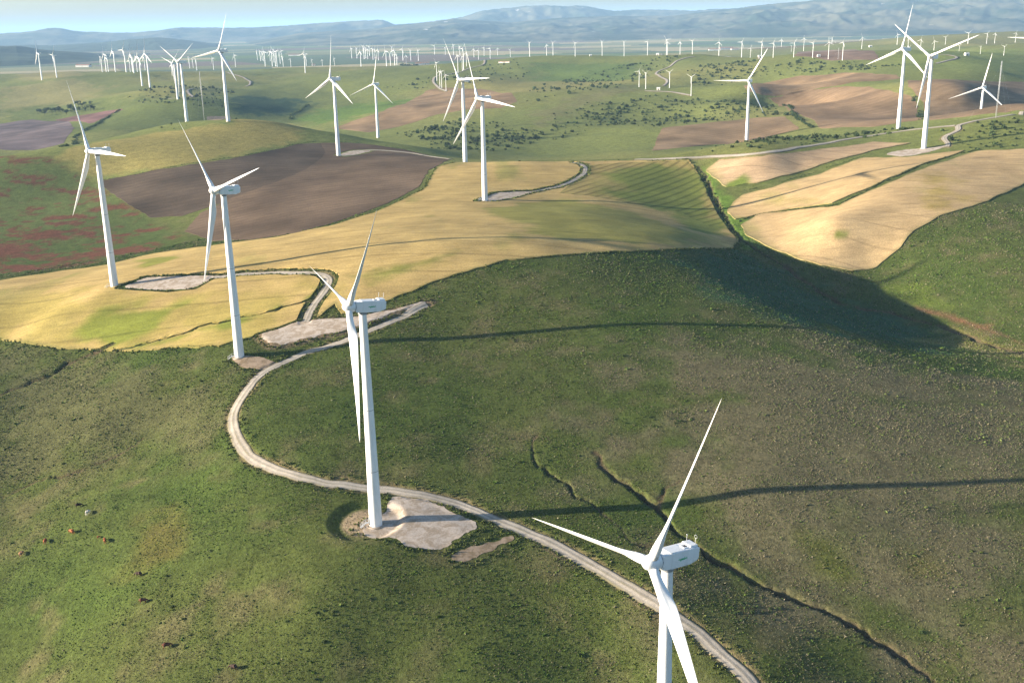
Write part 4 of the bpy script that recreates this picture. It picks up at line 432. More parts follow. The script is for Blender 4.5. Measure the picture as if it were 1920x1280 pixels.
# ------------------------------------------------------------------ terrain height: thin-plate surface through the survey points
CT = np.array(CTRL)
def lp(x, y): return np.stack([np.arctan2(x, y), np.log(np.hypot(x, y))], -1)
def _k(d2): return .5*d2*np.log(d2+1e-12)
CP = lp(CT[:, 0], CT[:, 1]); n = len(CP)
A = np.zeros((n+3, n+3)); A[:n, :n] = _k(((CP[:, None]-CP[None])**2).sum(-1))+np.eye(n)*2e-5
A[:n, n] = 1; A[:n, n+1:] = CP; A[n:, :n] = A[:n, n:].T
TW = np.linalg.solve(A, np.r_[CT[:, 2], 0, 0, 0])
def tps(th, lr):
    X = np.stack([th.ravel(), lr.ravel()], -1); o = np.empty(len(X))
    for i in range(0, len(X), 20000):
        q = X[i:i+20000]; d2 = (q[:, None, 0]-CP[None, :, 0])**2+(q[:, None, 1]-CP[None, :, 1])**2
        o[i:i+20000] = _k(d2)@TW[:n]+TW[n]+q@TW[n+1:]
    return o.reshape(th.shape)
cth = np.linspace(R(-44), R(44), 300); clr = np.linspace(math.log(35), math.log(60000), 520)
cg = tps(*np.meshgrid(cth, clr))
def cubic(g, fi, fj):                           # bicubic lookup in the coarse surface
    i = np.clip(np.floor(fi).astype(int), 1, g.shape[0]-3); j = np.clip(np.floor(fj).astype(int), 1, g.shape[1]-3); a = fi-i; b = fj-j
    def w4(t): return (-.5*t+t*t-.5*t**3, 1-2.5*t*t+1.5*t**3, .5*t+2*t*t-1.5*t**3, -.5*t*t+.5*t**3)
    wa, wb = w4(a), w4(b); o = 0
    for p in range(4):
        for q in range(4): o = o+wa[p]*wb[q]*g[i+p-1, j+q-1]
    return o
def base_h(x, y):
    P = lp(x, y)
    return cubic(cg, (P[..., 1]-clr[0])/(clr[1]-clr[0]), (P[..., 0]-cth[0])/(cth[1]-cth[0]))
def height(x, y):
    r = np.hypot(x, y); z = base_h(x, y)
    far = smooth01((r-900)/900)*(1-smooth01((r-3200)/1500))
    z = z+fbm(x/95, y/95, 3)*.75*(1-far)*(1-smooth01((r-4000)/1000))+(fbm(x/280, y/280, 5, 4)*9.5+fbm(x/90, y/90, 15, 3)*1.5)*far
    z = z+fbm(x/17, y/17, 9, 3)*.22*(1-smooth01((r-1200)/600))
    for k, off, l, p in PADS:
        s = poly_sdf(x, y, p)
        if off > 0: z = z+off*smooth01((s+2.6)/3.6)
        elif off < 0: z = z+off*smooth01((s+1.5)/3.0)
    # excavation at the foot of the third turbine, cut bank at the second
    d = np.hypot(x+45.5, y-294.0); z = z-1.25*smooth01((12.5-d)/3.2)
    for dep, wid, p in GULLY:
        wob = 1+.45*vnoise(x/5, y/5, 31)
        wx = 1.7*vnoise(x/7, y/7, 35)+.7*vnoise(x/2.6, y/2.6, 36); wy = 1.7*vnoise(x/7, y/7, 37)+.7*vnoise(x/2.6, y/2.6, 38)
        d = near_line(x+wx, y+wy, p, 14); e0 = np.minimum(np.hypot(x-p[0][0], y-p[0][1]), np.hypot(x-p[-1][0], y-p[-1][1])); z = z-dep*smooth01(1-d/(wid*1.4*wob))*(.9+.25*vnoise(x/9, y/9, 33))*(.15+.85*smooth01(e0/25))
    for wd, l, p in ROADS[:2]:
        d = near_line(x, y, p, 12); z = z-.35*smooth01((wd*.5+1.6-d)/1.2)
    return z
TH = np.radians(np.r_[np.linspace(-43, -27.5, 70, endpoint=False), np.linspace(-27.5, 27.5, 800, endpoint=False), np.linspace(27.5, 43, 71)])
LR = np.r_[np.linspace(math.log(50), math.log(200), 110, endpoint=False), np.linspace(math.log(200), math.log(640), 380, endpoint=False),
           np.linspace(math.log(640), math.log(1900), 250, endpoint=False), np.linspace(math.log(1900), math.log(5000), 140, endpoint=False), np.linspace(math.log(5000), math.log(45000), 90)]
NT, NR = len(TH), len(LR)
GX = np.exp(LR)[:, None]*np.sin(TH)[None]; GY = np.exp(LR)[:, None]*np.cos(TH)[None]
GZ = height(GX, GY)
def ground(x, y):                               # height of the built ground mesh
    x = np.asarray(x, float); y = np.asarray(y, float)
    t = np.arctan2(x, y); l = np.log(np.hypot(x, y))
    j = np.clip(np.searchsorted(TH, t)-1, 0, NT-2); i = np.clip(np.searchsorted(LR, l)-1, 0, NR-2)
    b = np.clip((t-TH[j])/(TH[j+1]-TH[j]), 0, 1); a = np.clip((l-LR[i])/(LR[i+1]-LR[i]), 0, 1)
    return (GZ[i, j]*(1-a)+GZ[i+1, j]*a)*(1-b)+(GZ[i, j+1]*(1-a)+GZ[i+1, j+1]*a)*b

# ------------------------------------------------------------------ ground colours (albedo, with the valley's shade painted in)
def apply_tints(col, x, y, which):
    nz = fbm(x/14, y/14, 41, 3)
    for t, c, soft, p in TINT:
        if t != which: continue
        s = poly_sdf(x, y, p); m = smooth01((s+nz*soft*1.1+soft*.6)/(soft*1.2))[..., None]
        col = col*(1-m)+np.array(c)*m
    return col
def ground_col(x, y):
    r = np.hypot(x, y); n1 = fbm(x/60, y/60, 51)[..., None]; n2 = fbm(x/11, y/11, 53)[..., None]; n3 = fbm(x/330, y/330, 57)[..., None]
    near = np.array((.066, .081, .021)); lush = np.array((.051, .077, .016)); dry = np.array((.108, .096, .043))
    c = near+np.zeros(x.shape+(3,)); c = c+(lush-near)*np.clip(n1*1.3+.1, 0, 1); c = c+(dry-c)*np.clip(n2*1.2-.1-n1*.5, 0, .75)
    mid = np.array((.142, .158, .046))+np.zeros(x.shape+(3,)); mid = mid+(np.array((.215, .195, .066))-mid)*np.clip(n3*1.5+.15, 0, 1)
    f = smooth01((r-650)/300)[..., None]; c = c*(1-f)+mid*f
    c = apply_tints(c, x, y, 'g')
    # poppy and dock patches in the left field
    s = smooth01((poly_sdf(x, y, REDZONE)+6)/12); red = smooth01((fbm(x/30, y/17, 61, 4)+.5*fbm(x/5, y/3.5, 67, 2)+.12)*2.4)*s
    c = c*(1-s[..., None]*.5)+np.array((.055, .085, .025))*s[..., None]*.5
    c = c*(1-red[..., None]*.82)+np.array((.13, .040, .030))*red[..., None]*.82
    # bare earth along gullies and verges
    for dep, wid, p in GULLY:
        wx = 1.7*vnoise(x/7, y/7, 35)+.7*vnoise(x/2.6, y/2.6, 36); wy = 1.7*vnoise(x/7, y/7, 37)+.7*vnoise(x/2.6, y/2.6, 38)
        m = smooth01((wid*1.15-near_line(x+wx, y+wy, p, 10)+.4*n2[..., 0])/.9)[..., None]*.9; c = c*(1-m)+np.array((.082, .058, .034))*m
    for wd, l, p in ROADS:
        d = near_line(x, y, p, 14); m = smooth01((wd*.5+1.9-d+n2[..., 0]*1.6)/1.6)[..., None]*.8; c = c*(1-m)+np.array((.19, .145, .075))*m
    d = np.hypot(x+45.5, y-294.0); m = smooth01((8.6-d)/2.0)[..., None]; c = c*(1-m)+np.array((.25, .19, .12))*m
    m = smooth01((poly_sdf(x, y, PADS[2][3])+4.5)/3)[..., None]; c = c*(1-m)+np.array((.17, .125, .075))*m
    # patchwork of the far plain
    P = smooth01((r-3300)/900)[..., None]
    u = x*.94+y*.34; v = -x*.34+y*.94
    ci, cj = np.floor(u/520+.3*vnoise(u/900, v/900, 71)), np.floor(v/380)
    h = _hash(ci, cj, 77)[..., None]; pal = np.array([(.12, .165, .055), (.19, .19, .085), (.36, .30, .16), (.17, .13, .10), (.10, .13, .07), (.22, .215, .10)])
    k = np.clip((h[..., 0]*6).astype(int), 0, 5); pc = pal[k]
    c = c*(1-P)+pc*P
    return c

# ------------------------------------------------------------------ materials
class NT_:
    def __init__(s, name):
        s.m = bpy.data.materials.new(name); s.m.use_nodes = True; s.t = s.m.node_tree; s.b = s.t.nodes['Principled BSDF']
    def n(s, ty, **kw):
        x = s.t.nodes.new(ty)
        for k, v in kw.items(): setattr(x, k, v)
        return x
    def l(s, a, b): s.t.links.new(a, b)
    def coord(s, scale=(1, 1, 1), rot=0, kind='Object'):
        tc = s.n('ShaderNodeTexCoord'); mp = s.n('ShaderNodeMapping'); mp.inputs['Scale'].default_value = scale; mp.inputs['Rotation'].default_value = (0, 0, rot)
        s.l(tc.outputs[kind], mp.inputs[0]); return mp.outputs[0]
    def noise(s, vec, scale, detail=3, rough=.55, dist=0):
        x = s.n('ShaderNodeTexNoise'); x.inputs['Scale'].default_value = scale; x.inputs['Detail'].default_value = detail; x.inputs['Roughness'].default_value = rough; x.inputs['Distortion'].default_value = dist
        s.l(vec, x.inputs['Vector']); return x.outputs['Fac']
    def rng(s, v, a, b, c, d):
        x = s.n('ShaderNodeMapRange'); s.l(v, x.inputs[0])
        for i, q in enumerate((a, b, c, d)): x.inputs[i+1].default_value = q
        return x.outputs[0]
    def math(s, op, a, b):
        x = s.n('ShaderNodeMath', operation=op)
        for i, q in enumerate((a, b)):
            if isinstance(q, (int, float)): x.inputs[i].default_value = q
            else: s.l(q, x.inputs[i])
        return x.outputs[0]
    def scale(s, col, fac):
        x = s.n('ShaderNodeVectorMath', operation='SCALE')
        if isinstance(col, tuple): x.inputs[0].default_value = col
        else: s.l(col, x.inputs[0])
        if isinstance(fac, (int, float)): x.inputs['Scale'].default_value = fac
        else: s.l(fac, x.inputs['Scale'])
        return x.outputs[0]
    def mix(s, fac, a, b):
        x = s.n('ShaderNodeMix', data_type='RGBA')
        for i, q in ((0, fac), (6, a), (7, b)):
            if isinstance(q, (int, float)): x.inputs[i].default_value = q
            elif isinstance(q, tuple): x.inputs[i].default_value = (*q, 1)
            else: s.l(q, x.inputs[i])
        return x.outputs[2]
    def bump(s, h, strength, dist):
        x = s.n('ShaderNodeBump'); x.inputs['Strength'].default_value = strength; x.inputs['Distance'].default_value = dist; s.l(h, x.inputs['Height']); s.l(x.outputs[0], s.b.inputs['Normal'])
    def done(s, col, rough=.9, spec=.15):
        if isinstance(col, tuple): s.b.inputs['Base Color'].default_value = (*col, 1)
        else: s.l(col, s.b.inputs['Base Color'])
        s.b.inputs['Roughness'].default_value = rough; s.b.inputs['Specular IOR Level'].default_value = spec; return s.m
def attr(m, name='Col', ty='GEOMETRY'): return m.n('ShaderNodeAttribute', attribute_name=name, attribute_type=ty).outputs['Color']
def mat_ground():
    m = NT_('grassland'); v = m.coord(); c = attr(m)
    a = m.noise(v, .9, 5, .7); b = m.noise(v, .16, 4, .6); d = m.noise(v, 3.1, 3, .6)
    f = m.math('MULTIPLY', m.math('MULTIPLY', m.rng(a, .3, .72, .58, 1.5), m.rng(b, .3, .7, .78, 1.22)), m.rng(d, .3, .7, .72, 1.3))
    c2 = m.scale(c, f); c3 = m.mix(m.rng(m.noise(v, .45, 4, .7), .55, .75, 0, .5), c2, m.scale(c, 1.7))
    m.bump(m.math('ADD', m.math('MULTIPLY', a, .8), m.math('MULTIPLY', d, .4)), 0.85, .5)
    return m.done(c3, .95, .05)
def mat_wheat(name, rot, lines=0, period=24.):
    m = NT_(name); c = attr(m); v = m.coord(); vs = m.coord((.12, 1, 1), rot)
    a = m.noise(vs, .35, 4, .65, .6); b = m.noise(v, 1.3, 3, .6); d = m.noise(v, .05, 3, .55)
    f = m.math('MULTIPLY', m.math('MULTIPLY', m.rng(a, .3, .7, .82, 1.16), m.rng(b, .3, .7, .76, 1.22)), m.rng(d, .3, .7, .84, 1.16))
    c2 = m.scale(c, f)
    wv = m.n('ShaderNodeTexWave', wave_type='BANDS', bands_direction='Y'); m.l(m.coord((1, 1, 1), rot), wv.inputs['Vector'])
    wv.inputs['Scale'].default_value = 6.2832/20/period; wv.inputs['Distortion'].default_value = 3.0; wv.inputs['Detail'].default_value = 1; wv.inputs['Detail Scale'].default_value = .15
    ln = m.rng(wv.outputs['Fac'], .975 if not lines else .6, .995 if not lines else .95, 0, .5 if not lines else .85)
    gate = m.rng(m.noise(v, .012, 2), .36, .5, 0 if not lines else .3, 1)
    c3 = m.mix(m.math('MULTIPLY', ln, gate), c2, m.scale(c2, .55))
    m.bump(m.math('ADD', m.math('MULTIPLY', a, .5), m.math('MULTIPLY', b, .5)), .55, .35)
    return m.done(c3, .9, .08)
def mat_plough():
    m = NT_('ploughed_soil'); c = attr(m); v = m.coord(); vs = m.coord((.08, 1, 1), R(-20))
    a = m.noise(vs, .5, 4, .6, .3); b = m.noise(v, .9, 4, .7); d = m.noise(v, .02, 3, .5)
    f = m.math('MULTIPLY', m.math('MULTIPLY', m.rng(a, .3, .7, .82, 1.18), m.rng(b, .3, .7, .8, 1.2)), m.rng(d, .32, .68, .68, 1.28))
    wv = m.n('ShaderNodeTexWave', wave_type='BANDS', bands_direction='Y'); m.l(m.coord((1, 1, 1), R(-20)), wv.inputs['Vector']); wv.inputs['Scale'].default_value = 6.2832/20/9.; wv.inputs['Distortion'].default_value = 2.5; wv.inputs['Detail Scale'].default_value = .12
    f = m.math('MULTIPLY', f, m.rng(wv.outputs['Fac'], 0, 1, .93, 1.05)); m.bump(m.math('ADD', a, b), .8, .4); return m.done(m.scale(c, f), .95, .05)
def mat_gravel(name, base, dirt, sc_=.22):
    m = NT_(name); v = m.coord(); a = m.noise(v, sc_, 6, .7, .8); b = m.noise(v, 1.7, 4, .7)
    c = m.mix(m.rng(a, .44, .58, 0, .9), base, dirt); m.bump(b, .5, .12)
    return m.done(m.scale(c, m.rng(b, .3, .7, .8, 1.15)), .95, .1)
def mat_track():
    m = NT_('track_gravel'); v = m.coord(); a = m.noise(v, .5, 4, .7); b = m.noise(v, 2.2, 4, .7); m.bump(b, .5, .12)
    return m.done(m.scale(attr(m), m.math('MULTIPLY', m.rng(a, .3, .7, .82, 1.15), m.rng(b, .3, .7, .82, 1.15))), .95, .1)
def mat_plain(name, col, rough=.5, spec=.4, var=.1, sc_=1.):
    m = NT_(name); a = m.noise(m.coord(), sc_, 3); return m.done(m.scale(col, m.rng(a, .3, .7, 1-var, 1+var)), rough, spec)
def mat_paint():
    m = NT_('turbine_paint'); a = m.noise(m.coord((1, 1, .12)), .9, 4, .6); b = m.noise(m.coord(), .12, 3)
    c = m.mix(m.rng(a, .5, .8, 0, .55), (.80, .80, .79), (.58, .56, .51)); return m.done(m.scale(c, m.rng(b, .3, .7, .95, 1.03)), .42, .4)
def mat_leaf(name, use_inst=True, col=(.05, .08, .02)):
    m = NT_(name); oi = m.n('ShaderNodeObjectInfo')
    base = attr(m, 'tint', 'INSTANCER') if use_inst else m.scale(col, 1.)
    a = m.noise(m.coord((1, 1, 1), 0, 'Object'), 6., 2)
    f = m.math('MULTIPLY', m.rng(oi.outputs['Random'], 0, 1, .72, 1.3), m.rng(a, .3, .7, .75, 1.25))
    return m.done(m.scale(base, f), .8, .15)
M_GROUND = mat_ground(); M_PLOUGH = mat_plough()
M_WHEAT = mat_wheat('ripe_wheat', R(12)); M_WHEAT2 = mat_wheat('ripe_wheat_sloping', R(28), 0, 18.); M_SWATH = mat_wheat('drilled_wheat', R(-50), 1, 7.5)
M_TRACK = mat_track(); M_PAD = mat_gravel('hardstand_gravel', (.43, .365, .305), (.28, .22, .16), .25); M_EARTH = mat_gravel('bare_earth', (.32, .24, .17), (.19, .14, .085), .3)
M_WHITE = mat_paint(); M_STEEL = mat_plain('galvanised_steel', (.45, .46, .47), .45, .5, .1, 3)
M_DARK = mat_plain('painted_recess_dark', (.05, .05, .055), .6, .3); M_LOGO = mat_plain('green_print', (.02, .38, .16), .5, .3, .05, 4)
M_SEAM = mat_plain('weathered_seam', (.36, .36, .35), .6, .3); M_GREY = mat_plain('grey_seal', (.25, .26, .27), .6, .3)
M_TUFT = mat_leaf('tuft_leaves'); M_BUSH = mat_leaf('bush_leaves'); M_HEDGE = mat_leaf('hedge_leaves', False, (.045, .068, .02))
M_TREE = mat_leaf('tree_leaves', False, (.04, .06, .022)); M_BARK = mat_plain('bark', (.09, .07, .05), .9, .1, .2, 2)
M_WALL = mat_plain('limewash', (.72, .69, .63), .85, .2, .06, .3); M_ROOF = mat_plain('clay_roof', (.30, .16, .10), .85, .15, .2, .6)
M_SHUT = mat_plain('door_paint', (.10, .08, .06), .7, .2)
def mat_rock():
    m = NT_('mountain_scrub'); v = m.coord(); a = m.noise(v, .0016, 6, .6); b = m.noise(m.coord((1, .3, 3.5)), .0042, 5, .62)
    c = m.mix(m.rng(a, .42, .58, 0, 1), (.03, .045, .022), (.13, .12, .075))
    g = m.n('ShaderNodeNewGeometry'); sp = m.n('ShaderNodeSeparateXYZ'); m.l(g.outputs['Position'], sp.inputs[0])
    z = m.rng(sp.outputs['Z'], 60, 130, 0, 1)
    cl = m.math('MULTIPLY', m.rng(b, .66, .70, 0, .8), z); return m.done(m.mix(cl, c, (.62, .57, .5)), .95, .05)
M_ROCK = mat_rock(); M_WOODS = mat_plain('far_woodland', (.045, .06, .03), .95, .05, .35, .004)

# ------------------------------------------------------------------ ground sheet, crop fields, hardstands
field_s = {}
for k, kd, c, lf, l, p in FIELDS:
    s = poly_sdf(GX, GY, p)
    s = s+fbm(GX/9, GY/9, 91, 3)*np.clip(np.hypot(GX, GY)/600, .7, 2.2)
    m = s > -50
    for wd, _, q in ROADS: s[m] = np.minimum(s[m], near_line(GX[m], GY[m], q, 30)-(wd*.5+2.6))
    for pk, off, _, q in PADS: s[m] = np.minimum(s[m], -poly_sdf(GX[m], GY[m], q)-2.8)
    for dep, wid, q in GULLY: s[m] = np.minimum(s[m], near_line(GX[m], GY[m], q, 30)-wid*1.6)
    field_s[k] = s
field_s['wheat_main'] = np.minimum(field_s['wheat_main'], -field_s['wheat_swath']-.02)
def chaikin(p, n=2):
    p = np.asarray(p, float)
    for _ in range(n): q = np.roll(p, -1, 0); p = np.stack([p*.75+q*.25, p*.25+q*.75], 1).reshape(-1, 2)
    return p
pad_s = {k: poly_sdf(GX, GY, chaikin(p, 1))+fbm(GX/4, GY/4, 95, 4, 2.1, .6)*1.9 for k, o, l, p in PADS}
cut = np.zeros((NR-1, NT-1), bool)
for s in list(field_s.values()):
    i = s > 3.0; cut |= i[:-1, :-1] & i[1:, :-1] & i[:-1, 1:] & i[1:, 1:]
vid = np.arange(NR*NT).reshape(NR, NT)
q = np.stack([vid[:-1, :-1], vid[:-1, 1:], vid[1:, 1:], vid[1:, :-1]], -1)[~cut]
used = np.unique(q); remap = np.full(NR*NT, -1); remap[used] = np.arange(len(used))
co = np.stack([GX, GY, GZ], -1).reshape(-1, 3)
me = mesh_np('terrain', co[used], remap[q].ravel(), np.full(len(q), 4)); col_attr(me, ground_col(GX.ravel()[used], GY.ravel()[used]))
tag(obj('terrain', me, M_GROUND), 'rolling green pasture and hills running out to the plain', kind='structure')

def clip_sheet(s, lift, skirt=True):
    """triangles of the ground grid cut along s = 0, raised by lift, with a wall round the cut"""
    c4 = np.stack([s[:-1, :-1], s[:-1, 1:], s[1:, 1:], s[1:, :-1]], -1)
    ii, jj = np.where(c4.max(-1) > 0); v = np.stack([vid[ii, jj], vid[ii, jj+1], vid[ii+1, jj+1], vid[ii+1, jj]], -1)
    tri = np.concatenate([v[:, [0, 1, 2]], v[:, [0, 2, 3]]]); sf = s.ravel(); ins = sf[tri] > 0; cnt = ins.sum(1)
    full = tri[cnt == 3]; used = np.unique(tri[ins]) ; rm = np.full(NR*NT, -1); rm[used] = np.arange(len(used))
    V = co[used].copy(); V[:, 2] += lift; F = [rm[full]]; base = len(V); NV = []; SK = []
    def edge_pt(a, b):
        t = sf[a]/(sf[a]-sf[b]); p = co[a]+(co[b]-co[a])*t[:, None]; return p
    t1 = tri[cnt == 1]; k = np.argmax(sf[t1] > 0, 1); t1 = np.stack([t1[np.arange(len(t1)), (k+d) % 3] for d in range(3)], 1) if len(t1) else t1.reshape(0, 3)
    p, q_ = edge_pt(t1[:, 0], t1[:, 1]), edge_pt(t1[:, 0], t1[:, 2]); m = len(t1)
    NV += [p, q_]; ip = base+np.arange(m); iq = base+m+np.arange(m); F.append(np.stack([rm[t1[:, 0]], ip, iq], 1)); SK.append(np.stack([ip, iq], 1)); base += 2*m
    t2 = tri[cnt == 2]; k = np.argmax(sf[t2] <= 0, 1); t2 = np.stack([t2[np.arange(len(t2)), (k+d) % 3] for d in range(3)], 1) if len(t2) else t2.reshape(0, 3)
    p, q_ = edge_pt(t2[:, 1], t2[:, 0]), edge_pt(t2[:, 2], t2[:, 0]); m = len(t2)
    NV += [p, q_]; ip = base+np.arange(m); iq = base+m+np.arange(m)
    F.append(np.stack([ip, rm[t2[:, 1]], rm[t2[:, 2]]], 1)); F.append(np.stack([ip, rm[t2[:, 2]], iq], 1)); SK.append(np.stack([iq, ip], 1)); base += 2*m
    NV = np.concatenate(NV); NV[:, 2] += lift; V = np.concatenate([V, NV]); F = np.concatenate(F); loops = F.ravel(); tot = np.full(len(F), 3)
    if skirt:
        e = np.concatenate(SK); a = V[e[:, 0]].copy(); b = V[e[:, 1]].copy(); a[:, 2] -= lift+.25; b[:, 2] -= lift+.25; nb = len(V)
        a0 = V[e[:, 0]].copy(); b0 = V[e[:, 1]].copy(); V = np.concatenate([V, a, b, a0, b0]); m = len(e); o = np.arange(m)
        loops = np.r_[loops, np.stack([nb+2*m+o, nb+3*m+o, nb+m+o, nb+o], 1)[:, ::-1].ravel()]; tot = np.r_[tot, np.full(m, 4)]
    return V, loops, tot
for k, kd, c, lf, l, p in FIELDS:
    V, lo_, to_ = clip_sheet(field_s[k], lf)
    x, y = V[:, 0], V[:, 1]; cc = np.array(c)+np.zeros((len(V), 3)); nz = fbm(x/45, y/45, 111)[:, None]
    cc = cc*(1+.16*nz)
    if kd in ('wheat', 'swath'):
        g = np.clip(fbm(x/22, y/60, 115, 4)*1.5-.35, 0, .6)[:, None]; cc = cc*(1-g)+np.array((.19, .19, .045))*g; cc = apply_tints(cc, x, y, 'w')
        ss = poly_sdf(x, y, p); e = smooth01((2.2-ss)/2)[:, None]*.4; cc = cc*(1-e)+np.array((.10, .12, .03))*e
    me = mesh_np('field', V, lo_, to_); col_attr(me, cc)
    nm = 'ploughed_field' if kd == 'plough' else 'wheat_field'
    tag(obj(nm, me, M_PLOUGH if kd == 'plough' else M_SWATH if kd == 'swath' else M_WHEAT if k == 'wheat_main' else M_WHEAT2), l, kind='structure')
for k, off, l, p in PADS:
    V, lo_, to_ = clip_sheet(pad_s[k], .07)
    tag(obj('hardstand', mesh_np('hardstand', V, lo_, to_), M_EARTH if k in ('pad2b', 'pad3b', 'padB') else M_PAD), l, kind='structure')

# ------------------------------------------------------------------ tracks
def resample(pts, step):
    p = np.asarray(pts, float); d = np.r_[0, np.cumsum(np.hypot(*np.diff(p, axis=0).T))]; nn = max(4, int(d[-1]/step)); t = np.linspace(0, d[-1], nn)
    q = np.stack([np.interp(t, d, p[:, 0]), np.interp(t, d, p[:, 1])], 1)
    for _ in range(6): q[1:-1] = q[1:-1]*.5+(q[:-2]+q[2:])*.25
    return q
def field_lift(x, y): return 0
for wd, l, p in ROADS:
    r0 = np.hypot(*np.mean(p, axis=0)); q = resample(p, max(1.2, r0*.0035)); tn = np.gradient(q, axis=0); tn /= np.hypot(*tn.T)[:, None]+1e-9; nr = np.stack([-tn[:, 1], tn[:, 0]], 1)
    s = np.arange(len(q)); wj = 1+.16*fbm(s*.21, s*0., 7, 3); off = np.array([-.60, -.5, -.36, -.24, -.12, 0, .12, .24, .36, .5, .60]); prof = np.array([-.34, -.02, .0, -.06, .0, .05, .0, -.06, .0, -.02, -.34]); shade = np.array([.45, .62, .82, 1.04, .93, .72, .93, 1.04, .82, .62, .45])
    X = q[:, None, 0]+nr[:, None, 0]*off*wd*wj[:, None]; Y = q[:, None, 1]+nr[:, None, 1]*off*wd*wj[:, None]
    rr = np.hypot(X, Y); Z = ground(X, Y)+.16+prof+np.clip(rr-500, 0, 4000)*.0004
    k = len(off); V = np.stack([X, Y, Z], -1).reshape(-1, 3); g = np.arange(len(q)*k).reshape(-1, k)
    f = np.stack([g[:-1, :-1], g[:-1, 1:], g[1:, 1:], g[1:, :-1]], -1).reshape(-1, 4)[:, ::-1]
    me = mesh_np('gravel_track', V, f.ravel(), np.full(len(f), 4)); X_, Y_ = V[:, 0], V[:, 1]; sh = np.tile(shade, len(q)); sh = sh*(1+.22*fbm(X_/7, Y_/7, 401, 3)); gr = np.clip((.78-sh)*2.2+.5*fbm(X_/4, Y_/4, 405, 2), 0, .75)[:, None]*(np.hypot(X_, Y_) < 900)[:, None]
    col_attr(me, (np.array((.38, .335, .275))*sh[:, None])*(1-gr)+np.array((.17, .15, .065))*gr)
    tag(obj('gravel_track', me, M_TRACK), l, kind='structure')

# ------------------------------------------------------------------ mountains
for nm, r0, r1, crest, l in RANGES:
    cr = np.array(crest); t = np.radians(np.linspace(max(cr[0, 0], -50), min(cr[-1, 0], 50), 640)); zc = np.interp(np.degrees(t), cr[:, 0], cr[:, 1])
    dep = r1*1.35-r0; rows = 110; rr = r0+dep*np.linspace(0, 1, rows); uc = (r1-r0)/dep
    T2, R2 = np.meshgrid(t, rr); X, Y = R2*np.sin(T2), R2*np.cos(T2); u = (R2-r0)/dep; u = u+.05*fbm(X/1500, Y/1500, 201, 3)
    prof = np.where(u < uc, smooth01(u/uc)**.85, 1-smooth01((u-uc)/(1-uc))*.9); g0 = 10.
    zz = g0-4+(zc[None]-g0)*prof; amp = np.clip((zc[None]-g0), 0, 400)
    rid = 1-np.abs(fbm(X/700, Y/1500, 211, 5, 2.1, .6)); zz = zz+amp*1.0*(rid-.82)*prof*np.clip(1.3-prof, .22, 1)+6*fbm(X/300, Y/300, 221, 3)*prof
    edge = smooth01((T2-t[0])/.03)*smooth01((t[-1]-T2)/.03) if nm in ('wooded_hills', 'low_hills') else 1.
    zz = g0-6+(zz-g0+6)*np.maximum(edge, 0)
    g = np.arange(rows*len(t)).reshape(rows, -1); f = np.stack([g[:-1, :-1], g[:-1, 1:], g[1:, 1:], g[1:, :-1]], -1).reshape(-1, 4)
    tag(obj(nm, mesh_np(nm, np.stack([X, Y, zz], -1).reshape(-1, 3), f.ravel(), np.full(len(f), 4)), M_ROCK if 'mount' in nm else M_WOODS), l, kind='structure')

# ------------------------------------------------------------------ wind turbines
def bm_mesh(name, bm, smooth=True):
    me = bpy.data.meshes.new(name); bmesh.ops.recalc_face_normals(bm, faces=bm.faces); bm.to_mesh(me); bm.free()
    if smooth:
        for p in me.polygons: p.use_smooth = True
    return me
def lathe(prof, seg, axis='Z', cap=True):
    bm = bmesh.new(); rings = []
    for r, z in prof:
        ring = []
        for i in range(seg):
            a = 2*math.pi*i/seg; c, s = r*math.cos(a), r*math.sin(a)
            ring.append(bm.verts.new((c, s, z) if axis == 'Z' else (z, c, s)))
        rings.append(ring)
    for a, b in zip(rings[:-1], rings[1:]):
        for i in range(seg): bm.faces.new((a[i], a[(i+1) % seg], b[(i+1) % seg], b[i]))
    if cap: bm.faces.new(rings[0]); bm.faces.new(rings[-1][::-1])
    return bm
def blade_mesh(L, seg=16, n=22, name='blade'):
    """blade along +Z from the hub axis, chord in Y (rotor plane), thickness in X (along the axis)"""
    bm = bmesh.new(); rings = []; k = L/38.5
    for i in range(n+1):
        t = i/n; s = (1.3+(38.5-1.3)*t**1.0)*k
        u = (s/k-1.3)/37.2
        if u < .05: ch, th = 1.9, 1.9
        elif u < .21: q = (u-.05)/.16; q = q*q*(3-2*q); ch, th = 1.9+(2.75-1.9)*q, 1.9+(.85-1.9)*q
        else: q = (u-.21)/.79; ch = 2.75*(1-q)**.9*.82+.18*2.75*(1-q*.75); th = ch*(.27-.12*q)
        if u > .985: ch *= .45; th *= .5
        ch *= k; th *= k; round_ = 1-min(1, max(0, (u-.05)/.16)); tw = R(40)+R(14)*(1-u)**2
        ring = []
        for j in range(seg):
            a = 2*math.pi*j/seg; ca, sa = math.cos(a), math.sin(a)
            yy = ch*.5*ca; foil = .55+.45*ca if ca < .2 else .64+.36*math.sqrt(max(0, 1-((ca-.2)/.8)**2))-.0
            xx = th*.5*sa*(round_+(1-round_)*foil); yy += (1-round_)*(-.18*ch)
            X = xx*math.cos(tw)+yy*math.sin(tw); Y = -xx*math.sin(tw)+yy*math.cos(tw)
            ring.append(bm.verts.new((X+.7*k*u*u, Y, s)))
        rings.append(ring)
    for a, b in zip(rings[:-1], rings[1:]):
        for i in range(seg): bm.faces.new((a[i], a[(i+1) % seg], b[(i+1) % seg], b[i]))
    bm.faces.new(rings[0]); bm.faces.new(rings[-1][::-1]); return bm_mesh(name, bm)
